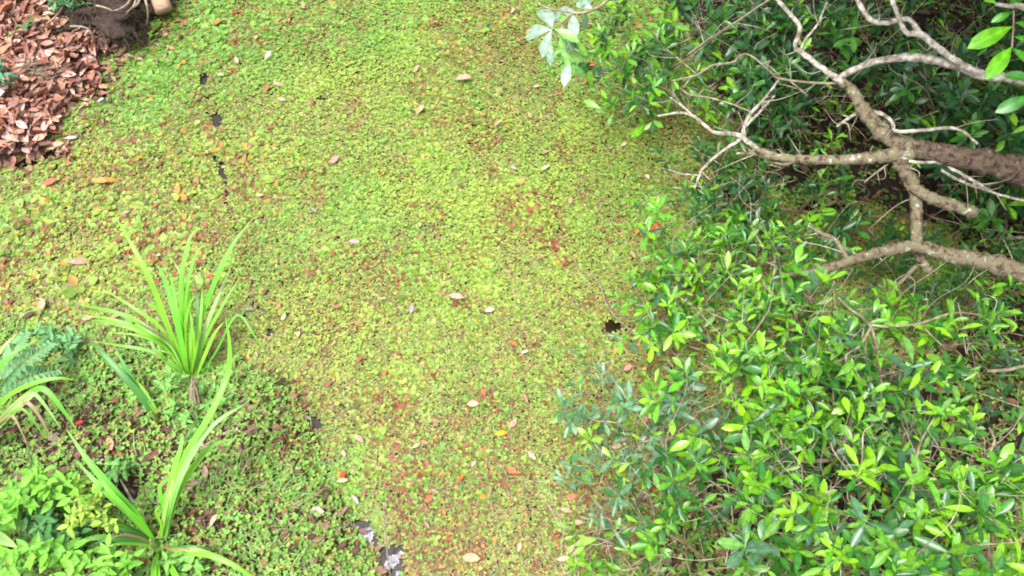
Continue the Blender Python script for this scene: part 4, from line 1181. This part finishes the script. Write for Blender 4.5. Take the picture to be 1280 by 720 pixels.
# ------------------------------------------------------------------ bright herbs in the near left corner
def herb(label, base, tops, size, c, nl=(5, 8)):
    b = on_ground(*base); b.z = gh(b.x, b.y) - .01
    root = thing('herb', label, 'herb', b, 'leafy herbs of the near left corner')
    bag = Bag()
    for (x, y, z, r_, n) in tops:
        for _ in range(max(1, int(n * .95 + .3))):
            e = np.array(at(x, y, b.z + z)) + rng.normal(0, 1, 3) * np.array([r_, r_, .03])
            m = (np.array(b) + e) / 2 + rng.normal(0, .03, 3) + np.array([0, 0, .05])
            P = catmull([np.array(b), m, e], 5)
            bag.add(*tube_arrays(P, np.linspace(.003, .0014, len(P)), 5))
            a = P[-1] - P[-3]; a = a / np.linalg.norm(a) + np.array([0, 0, .6])
            ph = rng.random() * 6.28
            for k in range(int(rng.integers(*nl))):
                an = ph + (k % 2) * math.pi + (k // 2) * 1.5 + rng.normal(0, .2)
                t = 1 - .13 * (k // 2)
                p0 = P[int(t * (len(P) - 1))]
                d = np.array([math.cos(an), math.sin(an), .35 - .16 * (k // 2) + rng.normal(0, .2)])
                A = frames(d[None], (np.array([0, 0, 1.0]) + rng.normal(0, .2, 3))[None], np.array([size * .8 * (.55 + .5 * rng.random() + .08 * k)]), p0[None])[0]
                lf = obj('leaf', ME_OVATE[int(rng.integers(3))], None, root)
                lf.matrix_basis = as_matrix(A, b)
                f = random.uniform(.6, 1.2); lf.color = (c[0] * f, c[1] * f, c[2] * f, 1)
    tag(obj('stems', bag.mesh('stems', b), M['greenstem'], root), kind='stuff')
    return root


HB, HY, HD = (.18, .46, .045), (.3, .47, .06), (.08, .24, .07)
herb('pale lime herb with pointed whorled leaves above the lying strap leaves', (15, 650), [(18, 610, .3, .03, 3), (5, 632, .28, .04, 3), (30, 630, .28, .03, 3)], .10, HB)
herb('lime herb crowded against the fanned strap plant', (70, 640), [(65, 592, .26, .05, 4), (85, 610, .26, .05, 5), (50, 605, .25, .04, 4)], .075, HB)
herb('yellow-green herb with tiny pale seed heads', (115, 645), [(105, 620, .25, .05, 5), (130, 632, .26, .05, 6), (95, 640, .22, .04, 4)], .055, HY, (6, 9))
herb('dark bluish herb in the gap between lime herbs', (70, 680), [(70, 655, .16, .05, 5), (95, 665, .16, .05, 4), (40, 660, .14, .04, 3)], .085, HD)
herb('light green herb with heart-shaped leaves under the lying strap leaves', (70, 725), [(75, 694, .22, .035, 3), (30, 705, .22, .05, 4), (5, 715, .22, .04, 3)], .095, HB)
herb('dense lime herb beneath the fanned strap plant', (135, 735), [(110, 705, .24, .05, 5), (140, 712, .24, .05, 6), (155, 700, .2, .04, 4), (125, 690, .2, .04, 3)], .07, HB)
herb('low mint-green herb right of the fanned strap plant', (235, 705), [(225, 695, .1, .04, 4), (250, 715, .1, .05, 4), (215, 712, .1, .03, 3)], .055, (.17, .4, .07))
herb('mint-green herb around the foot of the tall strap tuft', (262, 495), [(215, 480, .07, .06, 6), (270, 480, .08, .05, 5), (285, 510, .06, .05, 5), (225, 515, .06, .05, 4), (245, 535, .05, .06, 5)], .05, (.16, .4, .08))
herb('small bluish herb near the fern tip', (85, 440), [(70, 420, .07, .05, 4), (95, 435, .07, .05, 4), (45, 412, .06, .05, 3)], .06, (.13, .33, .12))
herb('mint-green herb at the upper rim of the earth hollow', (160, 585), [(150, 590, .06, .05, 5), (175, 582, .05, .04, 3), (140, 600, .06, .03, 3)], .05, (.16, .38, .09))
herb('bright sprig of green leaves creeping onto the mat', (520, 690), [(508, 690, .03, .03, 2), (525, 670, .03, .03, 2), (548, 645, .03, .02, 2), (535, 655, .03, .02, 1)], .05, (.2, .5, .05), (3, 5))
herb('small bright sprig floating amid the yellow mat', (565, 545), [(562, 533, .025, .02, 2), (570, 556, .025, .02, 2), (578, 580, .025, .02, 2)], .05, (.16, .45, .07), (3, 5))
herb('green seedlings at the upper corner of the litter heap', (85, 12), [(80, 8, .1, .05, 4), (100, 12, .1, .05, 4), (15, 40, .08, .03, 2)], .06, (.07, .2, .07))
herb('dark green herb at the litter heap rim', (0, 85), [(0, 80, .1, .04, 3), (12, 108, .08, .03, 2)], .07, (.06, .22, .12))

# ------------------------------------------------------------------ root clump, log, sticks
b = Vector((MOUND.x, MOUND.y, gh(MOUND.x, MOUND.y) - .04))
rc = thing('root_clump', 'dark muddy root clump with pale hanging roots beside the litter heap', 'root clump', b)
nu, nv = 44, 18
V = []
for j in range(nv + 1):
    for i in range(nu):
        th, ph = i / nu * 2 * math.pi, j / nv * math.pi / 2
        x, y, z = math.cos(th) * math.cos(ph), math.sin(th) * math.cos(ph), math.sin(ph)
        f = 1 + 1.1 * (float(fbm(np.array(x * 2.5 + 9), np.array(y * 2.5 + z * 2), 301, 4)) - .5)
        V.append((x * .45 * f, y * .36 * f, z * .2 * f))
T = []
for j in range(nv):
    for i in range(nu):
        a, c = j * nu + i, j * nu + (i + 1) % nu
        T += [(a, c, c + nu), (a, c + nu, a + nu)]
obj('mud_mound', np_mesh('mud_mound', V, T), M['mud'], rc)
Vn = np.array(V)
bag = Bag()
for _ in range(1900):                                     # matted fine rootlets
    p = Vn[rng.integers(0, nu * (nv - 2))]; d = unit(1)[0] + p / np.linalg.norm(p) * .5 + np.array([0, 0, -.4])
    ln = .04 + .11 * rng.random()
    bag.add(*tube_arrays(catmull([p * .98, p + d * ln * .4, p + d * ln * .6 + np.array([0, 0, -.03]) + rng.normal(0, .015, 3)], 3), np.linspace(.0022, .0008, 7), 4))
tag(obj('rootlets', bag.mesh('rootlets'), M['rootlet'], rc), kind='stuff')
for pts in [[(165, -6, .35), (160, 4, .36), (150, 11, .33), (140, 14, .28)], [(176, -6, .36), (172, 5, .36), (163, 12, .32), (155, 22, .25)], [(180, -6, .38), (184, 8, .35), (185, 20, .26), (183, 32, .14)],
            [(170, -5, .37), (168, 6, .36), (158, 16, .3)], [(120, 7, .3), (130, 9, .32), (142, 14, .3)], [(58, 30, .2), (70, 20, .24), (80, 6, .26)], [(88, 33, .2), (100, 33, .24), (112, 36, .22)], [(106, 45, .2), (112, 38, .22), (118, 50, .16)]]:
    P = catmull([at(*q) for q in pts], 5)
    V, T = tube_arrays(P, np.linspace(.008, .004, len(P)), 6, .25, 3)
    obj('root', np_mesh('root', V - np.array(b), T), M['twig'], rc)
# sawn pale log end resting on the clump
b = at(196, -20, .16)
lgd = (at(209, 16, .13) - at(182, -60, .22))
P = np.array([(1 - t) * np.array(at(184, -34, .24)) + t * np.array(at(206, 14, .1)) for t in np.linspace(0, 1, 7)])
V, T = tube_arrays(P, np.full(len(P), .06), 12, .12, 5)
lo = thing('log', 'pale sawn log end poking out beside the root clump', 'log', b)
obj('bark', np_mesh('bark', V - np.array(b), T), M['cutwood'], lo)
e = P[-1] - P[-2]; e /= np.linalg.norm(e)
V, T = tube_arrays(np.array([P[-1] - e * .01, P[-1] + e * .004]), [.054, .05], 12)
obj('cut_face', np_mesh('cut_face', V - np.array(b), T, smooth=False), M['cutwood'], lo)

STK = [('thin pale stick lying bent across the floating plants', [(712, 318, .05), (728, 338, .06), (748, 352, .06), (757, 378, .06), (768, 394, .06), (790, 415, .06)], .005, 'twig'),
       ('straight dry reed standing out of the open water', [(480, 628, .32), (481, 660, .22), (484, 690, .1), (489, 725, -.02)], .005, 'twig'),
       ('whitish dead stick lying in the earth hollow', [(150, 598, .12), (158, 612, .11), (168, 630, .1), (178, 648, .08)], .008, 'lichen'),
       ('faint dry stem lying on the floating plants by orange leaf', [(550, 610, .045), (565, 606, .05), (580, 601, .045)], .003, 'twig'),
       ('short pale stick by the litter bank edge', [(292, 145, .04), (300, 152, .045), (309, 163, .04)], .003, 'twig'),
       ('dry brown stem leaning beside the short strap pair', [(180, 458, .1), (186, 472, .07), (192, 480, .04)], .004, 'twig'),
       ('bent white stick in the dark under the trunk', [(1262, 298, .3), (1278, 297, .3), (1300, 300, .3)], .012, 'lichen')]
for lab, pts, r_, m_ in STK:
    P = [at(*q) for q in pts]
    C = catmull(P, 5); b = Vector(C[-1])
    V, T = tube_arrays(C, np.linspace(r_ * .7, r_, len(C)), 6, .3, 8)
    tag(obj('stick', np_mesh('stick', V - np.array(b), T), M[m_], loc=b), lab, 'stick')
# matted straw in the litter heap
bag = Bag()
for _ in range(60):
    px, py = random.gauss(55, 14), random.gauss(98, 6)
    p = on_ground(px, py); p = np.array([p.x, p.y, max(gh(p.x, p.y), 0) + .06])
    an = random.choice((0.3, 1.4)) + random.uniform(-.3, .3)
    d = np.array([math.cos(an), math.sin(an), random.uniform(-.05, .1)]) * random.uniform(.06, .14)
    bag.add(*tube_arrays(catmull([p - d / 2, p + rng.normal(0, .006, 3), p + d / 2], 3), np.full(7, .0018), 4))
o = obj('straw', bag.mesh('straw'), M['twig'])
tag(o, 'dry straw tangled across the red-brown litter heap', 'straw', kind='stuff')
# broken white shell-like scrap at the heap's left edge
p = on_ground(-2, 118); p = at(-2, 118, gh(p.x, p.y) + .05)
V, T, _ = leaf_template(.8, .12, .4, curl=.6, n=8)
V = V * .13
an = R(70); Rz = np.array([[math.cos(an), -math.sin(an), 0], [math.sin(an), math.cos(an), 0], [0, 0, 1]])
V = V @ Rz.T; V = np.concatenate([V, V - np.array([0, 0, .004])]); m = len(V) // 2
T = np.concatenate([T, T[:, ::-1] + m])
tag(obj('curled_scrap', np_mesh('curled_scrap', V - np.array([0, .06, 0]), T), M['white'], loc=p), 'curled white scrap lying on the red-brown litter heap', 'scrap')

# pale oily film on the open water
def film(label, px, py, rx, ry, seed):
    c = at(px, py, .004); st_ = .006
    gx_ = np.arange(-.14, .14, st_); A, B = np.meshgrid(gx_, gx_)
    X_, Y_ = A + c.x, B + c.y
    u, v, _ = project(np.stack([X_, Y_, X_ * 0], -1))
    f = 1 - ((u - px) / rx) ** 2 - ((v - py) / ry) ** 2 + (fbm(X_ * 30, Y_ * 30, seed, 4) - .5) * 4.0
    n_ = len(gx_); Vv = np.stack([A, B, .002 * fbm(X_ * 40, Y_ * 40, seed + 5)], -1).reshape(-1, 3)
    k_ = (f > .25)[:-1, :-1].ravel()
    i_ = (np.arange(n_ - 1)[:, None] * n_ + np.arange(n_ - 1)[None, :]).ravel()[k_]
    T_ = np.concatenate([np.stack([i_, i_ + 1, i_ + n_ + 1], -1), np.stack([i_, i_ + n_ + 1, i_ + n_], -1)])
    used, inv = np.unique(T_, return_inverse=True)
    tag(obj('water_film', np_mesh('water_film', Vv[used], inv.reshape(-1, 3)), M['film'], loc=c), label, 'film')


M['film'] = noise_mat('oily_film', [(0.4, (.07, .07, .085)), (0.5, (.17, .175, .21)), (0.6, (.3, .31, .36))], scale=40, detail=6, bump=.15, rough=.25, spec=.6)
film('larger whitish lilac film patch on the narrow open water', 448, 668, 18, 19, 6)
film('whitish lilac film patch at the foot of the dry reed', 490, 704, 13, 17, 9)
